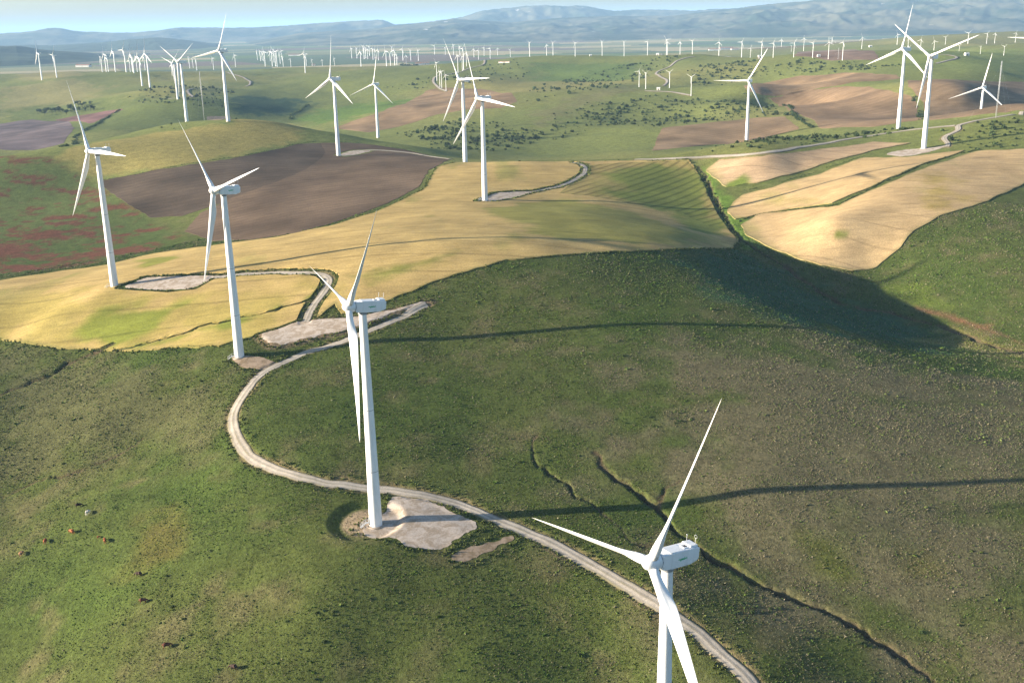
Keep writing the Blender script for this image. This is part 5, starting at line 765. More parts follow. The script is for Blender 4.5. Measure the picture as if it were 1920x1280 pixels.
def loft_x(secs, name, bev=0):
    """closed hull from rectangular sections (x, half width, z bottom, z top)"""
    bm = bmesh.new(); rings = []
    for x, hw, zb, zt in secs: rings.append([bm.verts.new((x, y, z)) for y, z in ((-hw, zb), (hw, zb), (hw, zt), (-hw, zt))])
    for a, b in zip(rings[:-1], rings[1:]):
        for i in range(4): bm.faces.new((a[i], a[(i+1) % 4], b[(i+1) % 4], b[i]))
    bm.faces.new(rings[0]); bm.faces.new(rings[-1][::-1]); bmesh.ops.recalc_face_normals(bm, faces=bm.faces)
    if bev: bmesh.ops.bevel(bm, geom=[e for e in bm.edges if e.calc_face_angle(0) > .35], offset=bev, segments=3, profile=.6, affect='EDGES')
    me = bm_mesh(name, bm); return me
def flat_shade_big(me):
    try: me.set_sharp_from_angle(angle=R(38))
    except Exception: pass
    return me
def tube(pts, r, name='tube', seg=6):
    bm = bmesh.new(); rings = []
    pts = [Vector(p) for p in pts]
    for i, p in enumerate(pts):
        d = (pts[min(i+1, len(pts)-1)]-pts[max(i-1, 0)]).normalized(); a = d.orthogonal().normalized(); b = d.cross(a)
        rings.append([bm.verts.new(p+(a*math.cos(2*math.pi*k/seg)+b*math.sin(2*math.pi*k/seg))*r) for k in range(seg)])
    for a, b in zip(rings[:-1], rings[1:]):
        for i in range(seg): bm.faces.new((a[i], a[(i+1) % seg], b[(i+1) % seg], b[i]))
    bm.faces.new(rings[0]); bm.faces.new(rings[-1][::-1]); return bm_mesh(name, bm)
def box_me(name, sx, sy, sz, bev=0, o=(0, 0, 0)):
    bm = bmesh.new(); bmesh.ops.create_cube(bm, size=1)
    for v in bm.verts: v.co = Vector((v.co.x*sx+o[0], v.co.y*sy+o[1], v.co.z*sz+o[2]))
    if bev: bmesh.ops.bevel(bm, geom=bm.edges[:], offset=bev, segments=2, affect='EDGES')
    return flat_shade_big(bm_mesh(name, bm))
def ribbon2d(strokes, hw, thick, name):
    """flat painted strokes in the XZ plane facing +Y"""
    bm = bmesh.new()
    for st in strokes:
        pts = [Vector((p[0], 0, p[1])) for p in st]; L_ = []
        for i, p in enumerate(pts):
            d = (pts[min(i+1, len(pts)-1)]-pts[max(i-1, 0)]).normalized(); nn = Vector((-d.z, 0, d.x))*hw
            L_.append((bm.verts.new(p+nn), bm.verts.new(p-nn), bm.verts.new(p+nn-Vector((0, thick, 0))), bm.verts.new(p-nn-Vector((0, thick, 0)))))
        for a, b in zip(L_[:-1], L_[1:]):
            bm.faces.new((a[0], a[1], b[1], b[0])); bm.faces.new((a[0], b[0], b[2], a[2])); bm.faces.new((a[1], a[3], b[3], b[1]))
    return bm_mesh(name, bm, False)
ME = {}
def big_meshes(hi):
    s = 48 if hi else 16
    ME['nac', hi] = flat_shade_big(loft_x([(2.2, 1.3, -1.4, 1.3), (1.6, 1.5, -1.55, 1.5), (-.4, 1.58, -1.6, 1.66), (-4.6, 1.58, -1.5, 1.7), (-6.2, 1.54, -1.0, 1.68), (-6.75, 1.38, -.7, 1.42)], 'nacelle', .14 if hi else 0))
    ME['hub', hi] = bm_mesh('hub', lathe([(1.3, -.55), (1.5, -.45), (1.62, .2), (1.6, 1.1), (1.42, 1.85), (1.05, 2.5), (.55, 2.95), (.08, 2.75)], s//2 if hi else 10, 'X'))
    ME['blade', hi] = blade_mesh(38.5, 20 if hi else 10, 30 if hi else 12)
big_meshes(True); big_meshes(False)
def tower_mesh(H, seg, rb=1.98, rt=1.08):
    if ('tower', H, seg) in ME: return ME['tower', H, seg]
    pr = []; joints = [0, .27, .56, 1]
    for a, b in zip(joints[:-1], joints[1:]):
        for t in (a, b-.002): r = rb+(rt-rb)*t; pr.append((r, t*H))
    me = flat_shade_big(bm_mesh('tower', lathe([(rb+.02, -2)]+pr+[(rt, H)], seg))); ME['tower', H, seg] = me; return me
def turbine(x, y, z, H, yaw, ph, label, group=None, hi=True, logo=True, scale=1.0):
    """tower foot at x, y; yaw = direction the rotor faces; ph = blade angle from vertical"""
    root = empty('wind_turbine', (x, y, z)); tag(root, label, 'wind turbine', group)
    Ht = round((H-1.9*scale)/scale, 1)
    tw = obj('tower', tower_mesh(Ht, 40 if hi else 12), M_WHITE, root); tw.scale = (scale,)*3
    if hi:
        for t in (.27, .56): 
            r_ = 1.98+(1.08-1.98)*t
            f = obj('flange', bm_mesh('flange', lathe([(r_+.005, -.10), (r_+.03, -.08), (r_+.03, .08), (r_+.005, .10)], 40)), M_SEAM, tw, (0, 0, t*Ht))
        ft = obj('foundation', bm_mesh('foundation', lathe([(2.9, -1.2), (2.9, .12), (2.75, .22), (2.1, .24)], 32)), M_PAD, root)
        a = R(200); dr = obj('door', box_me('door', .12, .95, 2.2, .03), M_GREY, root, (2.08*math.cos(a), 2.08*math.sin(a), 1.75)); dr.rotation_euler = (0, 0, a)
    tilt = R(5.5); q = Matrix.Translation((0, 0, H)) @ Matrix.Rotation(R(yaw), 4, 'Z') @ Matrix.Rotation(-tilt, 4, 'Y') @ Matrix.Scale(scale, 4)
    nac = obj('nacelle', ME['nac', hi], M_WHITE, root); nac.matrix_local = q
    hub = obj('hub', ME['hub', hi], M_WHITE, root); hub.matrix_local = q @ Matrix.Translation((2.85, 0, 0))
    for k in range(3):
        b = obj('blade', ME['blade', hi], M_WHITE, root)
        b.matrix_local = q @ Matrix.Translation((4.0, 0, 0)) @ Matrix.Rotation(-(R(ph)+k*2*math.pi/3), 4, 'X')
    if hi:
        if 'hatch' not in ME:
            ME['hatch'] = box_me('hatch', 1.5, 1.3, .14, .03); ME['dark_plate'] = box_me('h', .8, .75, .05)
            ME['panel'] = box_me('panel', 3.6, 2.7, .06, .02); ME['cowl'] = box_me('cooler', 1.9, 2.5, .42, .08)
            ME['mast'] = tube([(0, 0, 0), (0, 0, 1.5)], .05); ME['cup'] = bm_mesh('cup', lathe([(.02, -.06), (.17, -.03), (.17, .05), (.02, .09)], 10))
            n_ = 18; ME['ring'] = tube([(.0, .34*math.cos(2*math.pi*i/n_), 1.75+.34*math.sin(2*math.pi*i/n_)) for i in range(n_+1)], .035, seg=5)
            ME['collar'] = bm_mesh('seal', lathe([(1.36, 0), (1.36, .32)], 28, 'X'))
            ME['yaw'] = bm_mesh('yaw_ring', lathe([(1.3, -.35), (1.34, -.3), (1.34, .12), (1.2, .2)], 32))
            a = [(-1.10, -.02), (-1.0, .13), (-.9, -.02), (-.98, -.14), (-1.08, .02)]
            st = [a, [(-.95, .02), (-.8, .06), (-.68, -.16), (-.52, -.42), (-.42, -.16), (-.48, .10), (-.6, .04), (-.58, -.2)],
                  [(-.42, -.14), (-.3, -.06), (-.2, .12), (-.26, .2), (-.3, .02), (-.16, -.1), (-.05, .02), (.02, .14)],
                  [(.02, .14), (.1, -.06), (.2, .1), (.26, .38), (.24, .02), (.36, -.06), (.46, .12), (.5, -.02)],
                  [(.5, -.02), (.62, .16), (.72, .02), (.66, -.08), (.8, -.02), (.9, .3), (.92, .02), (1.06, -.02)], [(-.3, -.16), (.1, -.12), (.6, -.1)]]
            ME['logo'] = ribbon2d(st, .062, .03, 'logo')
        obj('roof_panel', ME['panel'], M_WHITE, nac, (-1.2, 0, 1.69)); h_ = obj('hatch', ME['hatch'], M_WHITE, nac, (-3.9, .2, 1.76)); obj('painted_opening', ME['dark_plate'], M_DARK, h_, (0, 0, .06))  # hatch is solid; a near-black plate paints the dark of an open hatch
        obj('cooler', ME['cowl'], M_WHITE, nac, (-5.45, -.1, 1.84))
        m1 = obj('wind_vane_post', ME['mast'], M_STEEL, nac, (-5.1, -.7, 1.98)); obj('cup', ME['cup'], M_STEEL, m1, (0, 0, 1.55)) if False else None
        obj('anemometer', ME['cup'], M_STEEL, nac, (-5.1, -.7, 3.55)); obj('lightning_ring', ME['ring'], M_STEEL, nac, (-6.0, .75, 1.8)); obj('ring_post', ME['mast'], M_STEEL, nac, (-6.0, .75, 1.8))
        sl_ = obj('hub_seal', ME['collar'], M_GREY, nac, (2.1, 0, 0)); obj('yaw_ring', ME['yaw'], M_GREY, root, (0, 0, H-1.9))
        if logo:
            lg = obj('logo', ME['logo'], M_LOGO, nac, (-2.5, 1.592, .08)); lg.rotation_euler = (0, 0, 0); lg.scale = (-1, 1, 1)
    return root
BIG_LABEL = {
 'T1': 'large white turbine standing alone in golden wheat beside the left red field', 'T2': 'large white turbine at the foot of the raised gravel hardstand',
 'T3': 'large white turbine rising from the gravel hardstand where the track bends', 'T4': 'nearest white turbine, tower foot below the picture, green mark on its nacelle',
 'E': 'white turbine standing on the dark ploughed field', 'F': 'white turbine at the edge of the reddish ploughed slope in the middle distance',
 'G': 'white turbine rising just behind the brow of the golden wheat', 'H': 'white turbine on the golden brow with a curling track beside it',
 'B': 'tall white turbine on the crest of the left meadow hill', 'C': 'white turbine partly hidden behind the crest of the left meadow hill',
 'I': 'white turbine before the brown field below the scrub hill', 'J': 'rear one of the two overlapping turbines at upper right, beside the ridge track',
 'K': 'front one of the two overlapping turbines at upper right, on a pale hardstand', 'L': 'white turbine at far right with its foot behind the scrub ridge', 'M': 'turbine cut by the right edge, only a blade showing'}
for k, x, y, z, H, yaw, ph in BIG:
    zb = float(ground(x, y)); turbine(x, y, zb-.25, H+(z-zb)+.25 if abs(z-zb) < 14 else H, yaw, ph, BIG_LABEL[k], 'large wind turbines', True, k in ('T1', 'T2', 'T3', 'T4'))
SM = {
 'left_pair': ('one of the two white turbines apart at the far left', 'pair of turbines at far left'), 'behind': ('slim white turbine on the sandy track behind the left hill', None),
 'left_cluster': ('one of the two taller turbines in front of the left cluster', 'two taller turbines of the left cluster'),
 'left_cluster_far': ('distant white turbine crowded in the left cluster', 'distant left cluster of turbines'),
 'left_far': ('tiny distant turbine beyond the green hill at left', 'tiny turbines beyond the left hill'),
 'plain_left': ('tiny white turbine in the dense rows on the plain left of centre', 'dense rows of far turbines left of centre'),
 'plain_front': ('small white turbine on the near edge of the green hill left of centre', None),
 'plain_mid': ('tiny white turbine in the far rows on the plain at centre', 'far rows of turbines at centre'),
 'brow_four': ('small turbine in the line above the brown slope', 'line of small turbines above the brown slope'),
 'brow_behind': ('small turbine on the green slope behind the two tall centre turbines', 'small turbines behind the centre pair'),
 'ridge_row': ('small white turbine in the row along the far green ridge', 'row of small turbines along the far ridge'),
 'scrub_four': ('small white turbine on the scrub covered hill', 'four small turbines on the scrub hill'),
 'right_row': ('small white turbine in the row on the dark scrub ridge at right', 'row of small turbines on the right scrub ridge'),
 'right_back': ('tiny turbine on the brown rise behind the right scrub ridge', 'tiny turbines behind the right ridge'),
 'right_far': ('small distant turbine on the green hills at far right', 'small turbines on the far right hills')}
ORD = 'first second third fourth fifth sixth seventh eighth ninth tenth eleventh twelfth thirteenth fourteenth fifteenth'.split()
for g, ty, x, y, z, H, yaw, ph in SMALL:
    l, grp = SM[g]; mem = sorted(q[2]/q[3] for q in SMALL if q[0] == g); k_ = mem.index(x/y)
    if grp and len(mem) == 2: l = l.replace('one of the two', ('left', 'right')[k_]+' one of the two')
    elif grp and len(mem) <= 15 and g != 'left_cluster_far': l += ', '+ORD[k_]+' from left'
    zb = float(ground(x, y)); H2 = H+(z-zb) if abs(z-zb) < 10 else H
    turbine(x, y, zb-.5, H2+.5, yaw, ph, l, grp, False, False, H/67. if ty == 'big' else H/67.*.72)

# ------------------------------------------------------------------ scattered plants
def scatter(name, src_me, P3, scl, rot, tint, label):
    me = bpy.data.meshes.new(name); me.vertices.add(len(P3)); me.vertices.foreach_set('co', np.asarray(P3, np.float32).ravel())
    a = me.attributes.new('s', 'FLOAT', 'POINT'); a.data.foreach_set('value', np.asarray(scl, np.float32))
    a = me.attributes.new('r', 'FLOAT_VECTOR', 'POINT'); a.data.foreach_set('vector', np.asarray(rot, np.float32).ravel())
    a = me.attributes.new('tint', 'FLOAT_VECTOR', 'POINT'); a.data.foreach_set('vector', np.asarray(tint, np.float32).ravel())
    o = obj(name, me); tag(o, label, kind='stuff')
    src = bpy.data.objects.new(name+'_source', src_me)
    g = bpy.data.node_groups.new(name, 'GeometryNodeTree'); g.interface.new_socket('Geometry', in_out='INPUT', socket_type='NodeSocketGeometry'); g.interface.new_socket('Geometry', in_out='OUTPUT', socket_type='NodeSocketGeometry')
    gi, go = g.nodes.new('NodeGroupInput'), g.nodes.new('NodeGroupOutput'); ip = g.nodes.new('GeometryNodeInstanceOnPoints'); oi = g.nodes.new('GeometryNodeObjectInfo'); oi.inputs['Object'].default_value = src
    def na(n_, t_): x = g.nodes.new('GeometryNodeInputNamedAttribute'); x.data_type = t_; x.inputs[0].default_value = n_; return x.outputs[0]
    g.links.new(gi.outputs[0], ip.inputs['Points']); g.links.new(oi.outputs['Geometry'], ip.inputs['Instance']); g.links.new(na('s', 'FLOAT'), ip.inputs['Scale'])
    er = g.nodes.new('FunctionNodeEulerToRotation'); g.links.new(na('r', 'FLOAT_VECTOR'), er.inputs[0]); g.links.new(er.outputs[0], ip.inputs['Rotation']); g.links.new(ip.outputs[0], go.inputs[0])
    md = o.modifiers.new('plants', 'NODES'); md.node_group = g; return o
def tuft_mesh(name, n, w, h, spread, seed, mat):
    rd = random.Random(seed); V = []; F = []
    for i in range(n):
        a = rd.uniform(0, 6.283); d = rd.uniform(0, spread); x, y = d*math.cos(a), d*math.sin(a); b = a+rd.uniform(-.9, .9); L = rd.uniform(.5, 1)*h; lean = rd.uniform(.15, .75)
        dx, dy = math.cos(b)*lean*L, math.sin(b)*lean*L; px, py = -math.sin(b)*w*.5, math.cos(b)*w*.5; k = len(V)
        V += [(x-px, y-py, -.08), (x+px, y+py, -.08), (x+dx*.5+px*.9, y+dy*.5+py*.9, L*.62), (x+dx*.5-px*.9, y+dy*.5-py*.9, L*.62), (x+dx*1.25, y+dy*1.25, L*.9)]
        F += [(k, k+1, k+2, k+3), (k+3, k+2, k+4)]
    me = bpy.data.meshes.new(name); me.from_pydata(V, [], F); me.materials.append(mat); return me
def bush_mesh(name, n, seed, mat, leaf=.34):
    """a metre-wide bush of leaf-clump faces spread through a lumpy dome"""
    rd = random.Random(seed); V = []; F = []; lobes = [(rd.uniform(-.3, .3), rd.uniform(-.3, .3), rd.uniform(.15, .45), rd.uniform(.22, .36)) for _ in range(6)]
    for i in range(n):
        lx, ly, lz, lr = lobes[i % 6]; d = Vector((rd.gauss(0, 1), rd.gauss(0, 1), rd.gauss(0, .8))).normalized(); r_ = lr*rd.uniform(.65, 1.08)
        c = Vector((lx, ly, lz))+d*r_; c.z = max(c.z, .02); nrm = (d+Vector((rd.gauss(0, .5), rd.gauss(0, .5), rd.gauss(0, .5)))).normalized(); u = nrm.orthogonal().normalized(); v = nrm.cross(u); s = leaf*rd.uniform(.5, 1.1)*.5; k = len(V)
        V += [c+u*s, c+v*s*.8, c-u*s*.9, c-v*s]; F.append((k, k+1, k+2, k+3))
    me = bpy.data.meshes.new(name); me.from_pydata(V, [], F); me.materials.append(mat); return me
fs_all = np.max(np.stack(list(field_s.values())), 0)
def grid_val(G, x, y):
    j = np.clip(np.searchsorted(TH, np.arctan2(x, y))-1, 0, NT-2); i = np.clip(np.searchsorted(LR, np.log(np.hypot(x, y)))-1, 0, NR-2); return G[i, j]
def wedge(nn, r0, r1, th, pw=0.):
    u = rng.random(nn); e = 2-pw; r = (r0**e+u*(r1**e-r0**e))**(1/e); t = R(th)*(2*rng.random(nn)-1); return r*np.sin(t), r*np.cos(t)
def off_track(x, y, m=0):
    k = np.ones(len(x), bool)
    for wd, l, p in ROADS: k &= near_line(x, y, p, 12) > wd*.5+.25+m
    for pk, off, l, p in PADS: k &= poly_sdf(x, y, p) < -.6-m
    return k
# grass and weeds of the near pasture
x, y = wedge(900000, 185, 700, 31, .9)
k = (grid_val(fs_all, x, y) < -.6) & off_track(x, y); x, y = x[k], y[k]
pn = fbm(x/16, y/16, 301, 3)+.7*fbm(x/5, y/5, 305, 2); k = rng.random(len(x)) < np.clip(.66+pn*.9, .15, 1); x, y, pn = x[k], y[k], pn[k]
gc = ground_col(x, y); dryf = smooth01((gc[:, 0]-gc[:, 1]*.9)/.03+.35)
kind = rng.random(len(x)); isdry = kind < .18+.42*dryf; weed = (~isdry) & (kind > .80)
tint = gc*(.8+1.2*rng.random((len(x), 1))**1.5)*np.array((1.0, 1.05, .9)); tint[isdry] = tint[isdry]*.45+np.array((.33, .275, .19))*.55*(.7+.6*rng.random((isdry.sum(), 1))); tint[weed] = tint[weed]*.5+np.array((.09, .16, .025))*.55
z = ground(x, y); rot = np.stack([rng.normal(0, .12, len(x)), rng.normal(0, .12, len(x)), rng.random(len(x))*6.28], 1); scl = np.exp(rng.normal(-.62, .36, len(x)))*np.where(rng.random(len(x)) < .03*(1+np.clip(pn, -1, 1)), 1.7, 1)*np.clip(np.hypot(x, y)/420, .8, 1.5)
for cx, cy, _ in COWS: scl[np.hypot(x-cx, y-cy) < 2.6] *= .35
var = rng.integers(0, 2, len(x))
for i in range(2):
    for nm, msk, mshp in (('grass_tufts', (~isdry) & (~weed), (9, .17, .30, .26)), ('dry_grass_tufts', isdry, (9, .13, .38, .24)), ('broadleaf_weeds', weed, (8, .32, .28, .32))):
        s = msk & (var == i); sc_ = scl[s]*(1.25 if nm == 'broadleaf_weeds' else 1)
        scatter(nm, tuft_mesh(nm, *mshp, 31*i+7, M_TUFT), np.stack([x[s], y[s], z[s]], 1), sc_, rot[s], tint[s], {'grass_tufts': 'green grass tussocks covering the near pasture', 'dry_grass_tufts': 'dry straw coloured grass tussocks over the near slopes', 'broadleaf_weeds': 'bright green broadleaf weeds dotted through the pasture'}[nm])
# verge growth along tracks, field margins and gully banks
vx, vy = [], []
def along(pts, nn, d0, d1):
    p = np.asarray(pts, float); L = np.r_[0, np.cumsum(np.hypot(*np.diff(p, axis=0).T))]; t = rng.random(nn)*L[-1]; a = np.interp(t, L, p[:, 0]); b = np.interp(t, L, p[:, 1]); an = rng.random(nn)*6.283; d = d0+(d1-d0)*rng.random(nn)
    return a+np.cos(an)*d, b+np.sin(an)*d
for wd, l, p in ROADS[:3]:
    L = np.hypot(*np.diff(np.array(p), axis=0).T).sum(); a, b = along(p, int(L*4.5), wd*.6, wd*.6+3.2); vx.append(a); vy.append(b)
for pk, off, l, p in PADS[:6]:
    L = np.hypot(*np.diff(np.array(p), axis=0).T).sum(); a, b = along(p+[p[0]], int(L*6), .4, 3.4); vx.append(a); vy.append(b)
for k_, kd, c, lf, l, p in FIELDS[:1]:
    L = np.hypot(*np.diff(np.array(p), axis=0).T).sum(); a, b = along(p+[p[0]], int(L*1.2), 0, 2.5); vx.append(a); vy.append(b)
x, y = np.concatenate(vx), np.concatenate(vy); k = off_track(x, y) & (grid_val(fs_all, x, y) < .4); x, y = x[k], y[k]
tint = np.array((.105, .128, .034))*(.6+.9*rng.random((len(x), 1)))+np.array((.03, .02, .005))*rng.random((len(x), 1))**3
scatter('verge_weeds', tuft_mesh('verge_weeds', 9, .3, .62, .3, 77, M_TUFT), np.stack([x, y, ground(x, y)], 1), rng.uniform(.6, 1.5, len(x))*np.clip(np.hypot(x, y)/420, .8, 1.6), np.stack([rng.normal(0, .15, len(x)), rng.normal(0, .15, len(x)), rng.random(len(x))*6.28], 1), tint, 'tall weeds lining the tracks and field margins')
# hill scrub
BUSH = [bush_mesh('bush', 80, 100+i, M_BUSH) for i in range(3)]
sx, sy, ss = [], [], []
for den, size, p in SCRUB:
    pp = np.array(p); lo, hi = pp.min(0), pp.max(0); nn = int(np.prod(hi-lo)*den*1.6); a = lo[0]+rng.random(nn)*(hi[0]-lo[0]); b = lo[1]+rng.random(nn)*(hi[1]-lo[1])
    sd = poly_sdf(a, b, pp)+fbm(a/40, b/40, 331)*30; k = (sd > 0) & (fbm(a/35, b/35, 335, 3) > rng.random(nn)*1.1-.75) & (grid_val(fs_all, a, b) < -1.5) & off_track(a, b, 1)
    sx.append(a[k]); sy.append(b[k]); ss.append(size*np.clip(np.exp(rng.normal(-.15, .5, k.sum())), .3, 2.4))
x, y, s = map(np.concatenate, (sx, sy, ss)); tint = np.array((.042, .062, .022))*(.65+.8*rng.random((len(x), 1))); var = rng.integers(0, 3, len(x))
for i in range(3):
    k = var == i; scatter('hill_scrub', BUSH[i], np.stack([x[k], y[k], ground(x[k], y[k])-.1], 1), s[k], np.stack([np.zeros(k.sum()), np.zeros(k.sum()), rng.random(k.sum())*6.28], 1), tint[k], 'dark green scrub bushes spread over the middle hills')
# hedges: one object each, built of leaf clumps
for nm, wd, l, p in HEDGES:
    pp = resample(p, max(1.2, wd*.45)); V = []; F = []; rd = random.Random(hash(l) % 1000); nb = 0
    for a, b in pp:
        for _ in range(2):
            if rd.random() < .25+.75*max(0, math.sin(a*.11+b*.07)*math.sin(a*.031-b*.043)+.15): continue
            cx, cy = a+rd.gauss(0, wd*.3), b+rd.gauss(0, wd*.3); s_ = wd*rd.uniform(.45, 1.05); ca, sa = math.cos(rd.uniform(0, 6.28)), math.sin(rd.uniform(0, 6.28)); src = BUSH[rd.randrange(3)]; cz = float(ground(cx, cy))-.1
            vv = np.empty(len(src.vertices)*3); src.vertices.foreach_get('co', vv); vv = vv.reshape(-1, 3)[:4*34]; th = rd.uniform(0, 6.28); c_, s2 = math.cos(th), math.sin(th)
            V.append(np.stack([cx+s_*(vv[:, 0]*c_-vv[:, 1]*s2), cy+s_*(vv[:, 0]*s2+vv[:, 1]*c_), cz+s_*.8*vv[:, 2]], 1)); nb += 1
    V = np.concatenate(V); o = obj('hedge', mesh_np('hedge', V, np.arange(len(V)), np.full(len(V)//4, 4), False), M_HEDGE); tag(o, l, 'hedge', 'field hedges and weedy ditches')
# single shrubs of the near pasture
SHRUB = [(bush_mesh('foliage', 90, 500+i, M_HEDGE, .3), tube([(0, 0, -.1), (.02, .01, .3)], .04, 'stem', 5)) for i in range(3)]
for i, (x, y, l) in enumerate(SHRUBS):
    if not off_track(np.array([x]), np.array([y]), .5)[0]: continue
    t = empty('shrub', (x, y, float(ground(x, y))-.05), random.uniform(0, 6.28)); s_ = random.uniform(.6, 1.35); t.scale = (s_, s_, s_*.8); a, b = SHRUB[i % 3]; obj('foliage', a, None, t); obj('stem', b, M_BARK, t)
    tag(t, l, 'shrub', l.replace('low shrub', 'shrubs'))
# groves
def tree_meshes(seed):
    rd = random.Random(seed); bm = bmesh.new(); V = []; F = []
    tr = [(0, 0, -.05), (rd.gauss(0, .02), rd.gauss(0, .02), .3), (rd.gauss(0, .03), rd.gauss(0, .03), .6)]
    t = tube(tr, .025, 'trunk'); n_ = 260; lob = [(rd.gauss(0, .14), rd.gauss(0, .14), rd.uniform(.4, .82), rd.uniform(.13, .22)) for _ in range(9)]
    for i in range(n_):
        lx, ly, lz, lr = lob[i % 9]; d = Vector((rd.gauss(0, 1), rd.gauss(0, 1), rd.gauss(0, 1))).normalized(); c = Vector((lx, ly, lz))+d*lr*rd.uniform(.6, 1.1); nn = (d+Vector((rd.gauss(0, .5), rd.gauss(0, .5), rd.gauss(0, .5)))).normalized(); u = nn.orthogonal().normalized(); v = nn.cross(u); s = rd.uniform(.03, .065); k = len(V)
        V += [c+u*s, c+v*s, c-u*s, c-v*s]; F.append((k, k+1, k+2, k+3))
    me = bpy.data.meshes.new('crown'); me.from_pydata(V, [], F); me.materials.append(M_TREE); t.materials.append(M_BARK); bm.free(); return t, me
TREES = [tree_meshes(i) for i in range(3)]
for lst, l, grp in ((GROVE, 'dark rounded tree in the grove below the far left hills', 'grove at far left'), (GROVE2, 'dark tree in the square grove beside the farmhouse on the plain', 'grove beside the farmhouse')):
    for i, (x, y, h) in enumerate(lst):
        t = empty('tree', (x, y, float(ground(x, y))-.2), random.uniform(0, 6.28)); tag(t, l, 'tree', grp); t.scale = (h*1.15, h*1.15, h); a, b = TREES[i % 3]; obj('trunk', a, None, t); obj('crown', b, None, t)
# ------------------------------------------------------------------ masts, huts, stairs
for x, y, z, H, l in MASTS:
    zb = float(ground(x, y)); root = empty('lattice_mast', (x, y, zb)); tag(root, l, 'mast'); w_ = .45; bm = bmesh.new()
    for k in range(3):
        a = k*2.0944; p = (w_*math.cos(a), w_*math.sin(a)); obj('leg', tube([(*p, -.3), (*p, H)], .09, 'leg', 4), M_STEEL, root)
    V = []; nS = int(H/2.2)
    pts = []
    for i in range(nS*3+1): a = (i % 3)*2.0944; pts.append((w_*math.cos(a), w_*math.sin(a), i*H/(nS*3)))
    obj('bracing', tube(pts, .05, 'bracing', 3), M_STEEL, root)
    for k in range(3):
        a = k*2.0944+.5; g = (H*.45*math.cos(a), H*.45*math.sin(a)); gz = float(ground(x+g[0], y+g[1]))-zb; obj('guy_wire', tube([(0, 0, H*.92), (*g, gz)], .02, 'guy', 3), M_STEEL, root)
for i, (x, y, L, Wd, Hh, l) in enumerate(HOUSES):
    zb = float(ground(x, y)); root = empty('farm_building' if L > 8 else 'utility_hut', (x, y, zb-.6), R(random.uniform(-25, 25))); tag(root, l, 'building' if L > 8 else 'hut'); wh = Hh*.68+.6
    wl = obj('wall', box_me('wall', L, Wd, wh, .05, (0, 0, wh/2)), M_WALL, root)
    bm = bmesh.new(); rv = [bm.verts.new(v) for v in ((-L*.53, -Wd*.57, wh-.15), (L*.53, -Wd*.57, wh-.15), (L*.53, Wd*.57, wh-.15), (-L*.53, Wd*.57, wh-.15), (-L*.53, 0, wh+Hh*.32), (L*.53, 0, wh+Hh*.32))]
    for f in ((0, 1, 5, 4), (2, 3, 4, 5), (1, 2, 5), (3, 0, 4), (3, 2, 1, 0)): bm.faces.new([rv[q_] for q_ in f])
    obj('roof', bm_mesh('roof', bm, False), M_WALL if L <= 8 else M_ROOF, root)
    obj('door', box_me('door', min(2, L*.25), .12, min(2.4, wh*.6), 0, (0, -Wd*.5-.03, min(2.4, wh*.6)/2+.6)), M_SHUT, root)
    if L > 8:
        for q_ in range(int(L/7)): obj('window', box_me('window', 1.2, .1, 1.2, 0, (-L*.42+q_*7, -Wd*.5-.03, wh*.6)), M_SHUT, root)
def stairs(x, y, rz, l):
    root = empty('access_stairs', (x, y, float(ground(x, y))), rz); tag(root, l, 'stairs', 'steel stairs at tower doors')
    for s in (-.45, .45):
        obj('stringer', tube([(0, s, 0), (1.7, s, 1.35), (2.6, s, 1.35)], .06), M_STEEL, root); obj('handrail', tube([(0, s, 1.0), (1.7, s, 2.35), (2.6, s, 2.35)], .04), M_STEEL, root)
        for q_ in (0, .85, 1.7, 2.6): obj('baluster', tube([(q_, s, min(q_, 1.7)*.79), (q_, s, min(q_, 1.7)*.79+1)], .03), M_STEEL, root)
    for q_ in range(6): obj('step', box_me('step', .26, .9, .05, 0, (.12+q_*.28, 0, .14+q_*.225)), M_STEEL, root)
    obj('landing', box_me('landing', .9, .9, .05, 0, (2.15, 0, 1.36)), M_STEEL, root)
for k, l in (('T3', 'small steel stairs at the turbine door beside the gravel hardstand bend'), ('T2', 'small steel stairs at the turbine below the raised hardstand'), ('T1', 'small steel stairs at the turbine in the left wheat'), ('H', 'small steel stairs at the turbine on the golden brow')):
    x, y = next((b[1], b[2]) for b in BIG if b[0] == k); a = R(200); stairs(x+4.75*math.cos(a), y+4.75*math.sin(a), a+math.pi, l)
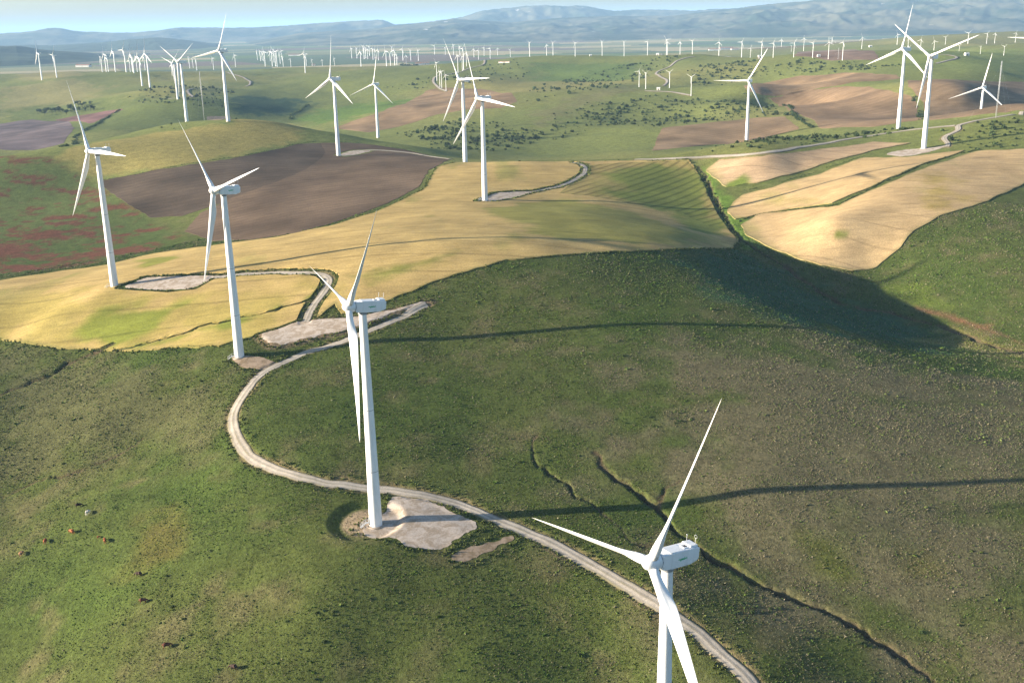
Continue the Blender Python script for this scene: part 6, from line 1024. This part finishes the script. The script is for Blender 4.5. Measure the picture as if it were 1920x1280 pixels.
# ------------------------------------------------------------------ cattle
def cow_mesh():
    """one continuous skinned body: barrel, neck lowered to graze, head, four jointed legs, tail"""
    pts = {'rump': (-.72, 0, 1.12, .30), 'hip': (-.45, 0, 1.10, .36), 'belly': (0, 0, 1.02, .40), 'chest': (.42, 0, 1.03, .37), 'wither': (.66, 0, 1.12, .26), 'neck': (.98, 0, .95, .18), 'poll': (1.22, 0, .68, .15), 'face': (1.36, 0, .42, .12), 'muzzle': (1.44, 0, .22, .09),
           'tail': (-.98, 0, 1.12, .05), 'tail2': (-1.08, 0, .72, .03), 'tail3': (-1.08, 0, .45, .05), 'earl': (1.12, .26, .74, .04), 'earr': (1.12, -.26, .74, .04), 'hornl': (1.25, .12, .86, .03), 'hornr': (1.25, -.12, .86, .03)}
    ed = [('rump', 'hip'), ('hip', 'belly'), ('belly', 'chest'), ('chest', 'wither'), ('wither', 'neck'), ('neck', 'poll'), ('poll', 'face'), ('face', 'muzzle'), ('rump', 'tail'), ('tail', 'tail2'), ('tail2', 'tail3'), ('poll', 'earl'), ('poll', 'earr'), ('poll', 'hornl'), ('poll', 'hornr')]
    for s, n_ in ((1, 'l'), (-1, 'r')):
        pts['st'+n_] = (-.60, .17*s, .86, .17); pts['kn'+n_] = (-.52, .20*s, .66, .11); pts['hk'+n_] = (-.70, .20*s, .40, .065); pts['hf'+n_] = (-.66, .20*s, .04, .06)
        pts['el'+n_] = (.50, .17*s, .76, .13); pts['wr'+n_] = (.52, .18*s, .38, .065); pts['ff'+n_] = (.50, .18*s, .04, .06)
        ed += [('hip', 'st'+n_), ('st'+n_, 'kn'+n_), ('kn'+n_, 'hk'+n_), ('hk'+n_, 'hf'+n_), ('chest', 'el'+n_), ('el'+n_, 'wr'+n_), ('wr'+n_, 'ff'+n_)]
    nm = list(pts); me = bpy.data.meshes.new('cow'); me.from_pydata([pts[k][:3] for k in nm], [(nm.index(a), nm.index(b)) for a, b in ed], [])
    o = bpy.data.objects.new('cow_tmp', me); C.objects.link(o); md = o.modifiers.new('s', 'SKIN'); 
    for i, k in enumerate(nm): v = me.skin_vertices[0].data[i]; v.radius = (pts[k][3],)*2; v.use_root = (k == 'belly')
    o.modifiers.new('u', 'SUBSURF').levels = 1
    dg = bpy.context.evaluated_depsgraph_get(); out = bpy.data.meshes.new_from_object(o.evaluated_get(dg)); C.objects.unlink(o); bpy.data.objects.remove(o)
    for p in out.polygons: p.use_smooth = True
    out.materials.clear(); return out
COW = cow_mesh()
HIDE = {'dark': (.035, .018, .013), 'white': (.62, .57, .5), 'orange': (.26, .08, .028), 'brown': (.11, .035, .02), 'red': (.28, .08, .03), 'pale': (.42, .22, .12)}
HM = {k: mat_plain('hide_'+k, c, .75, .2, .18, 2.2) for k, c in HIDE.items()}
CL = {'dark': ('dark', 'dark brown cow at the top of the herd, just above the white one'), 'white': ('white', 'the only white cow of the herd'), 'orange': ('orange', 'orange brown cow below the white cow, left of the calf'), 'calf': ('red', 'small orange calf next to an orange cow'), 'orange2': ('orange', 'orange cow just below the calf'),
      'red': ('red', 'reddish cow second from the left edge'), 'pale': ('pale', 'pale tan cow nearest the left edge'), 'dark2': ('dark', 'dark cow standing midway down the pasture, upper of two'), 'dark3': ('brown', 'dark brown cow midway down the pasture, lower of two'), 'brown': ('brown', 'reddish brown cow low in the left pasture'), 'dark4': ('dark', 'dark cow lowest in the picture, near the bottom edge')}
for i, (x, y, k) in enumerate(COWS):
    mt, l = CL[k]; me = COW.copy(); me.materials.append(HM[mt]); o = obj('cow', me, None, None, (x, y, float(ground(x, y))-.02)); s = .62 if k == 'calf' else random.uniform(1.12, 1.25); o.scale = (s,)*3; o.rotation_euler = (0, 0, [.3, 1.3, 2.6, .9, 2.0, 1.7, 1.5, 3.0, .2, .4, 2.8][i]); tag(o, l, 'cow', 'grazing cattle')
# ------------------------------------------------------------------ haze
hz_ = obj('haze', box_me('haze', 140000, 120000, 600, 0, (0, 45000, 145)), None); tag(hz_, 'pale blue summer haze over the plain', kind='stuff')
hm = bpy.data.materials.new('haze'); hm.use_nodes = True; hm.node_tree.nodes.clear(); pv = hm.node_tree.nodes.new('ShaderNodeVolumePrincipled'); mo = hm.node_tree.nodes.new('ShaderNodeOutputMaterial'); hm.node_tree.links.new(pv.outputs[0], mo.inputs['Volume'])
pv.inputs['Color'].default_value = (.42, .68, 1.0, 1); pv.inputs['Density'].default_value = HAZE; pv.inputs['Anisotropy'].default_value = .0
hz_.data.materials.append(hm)
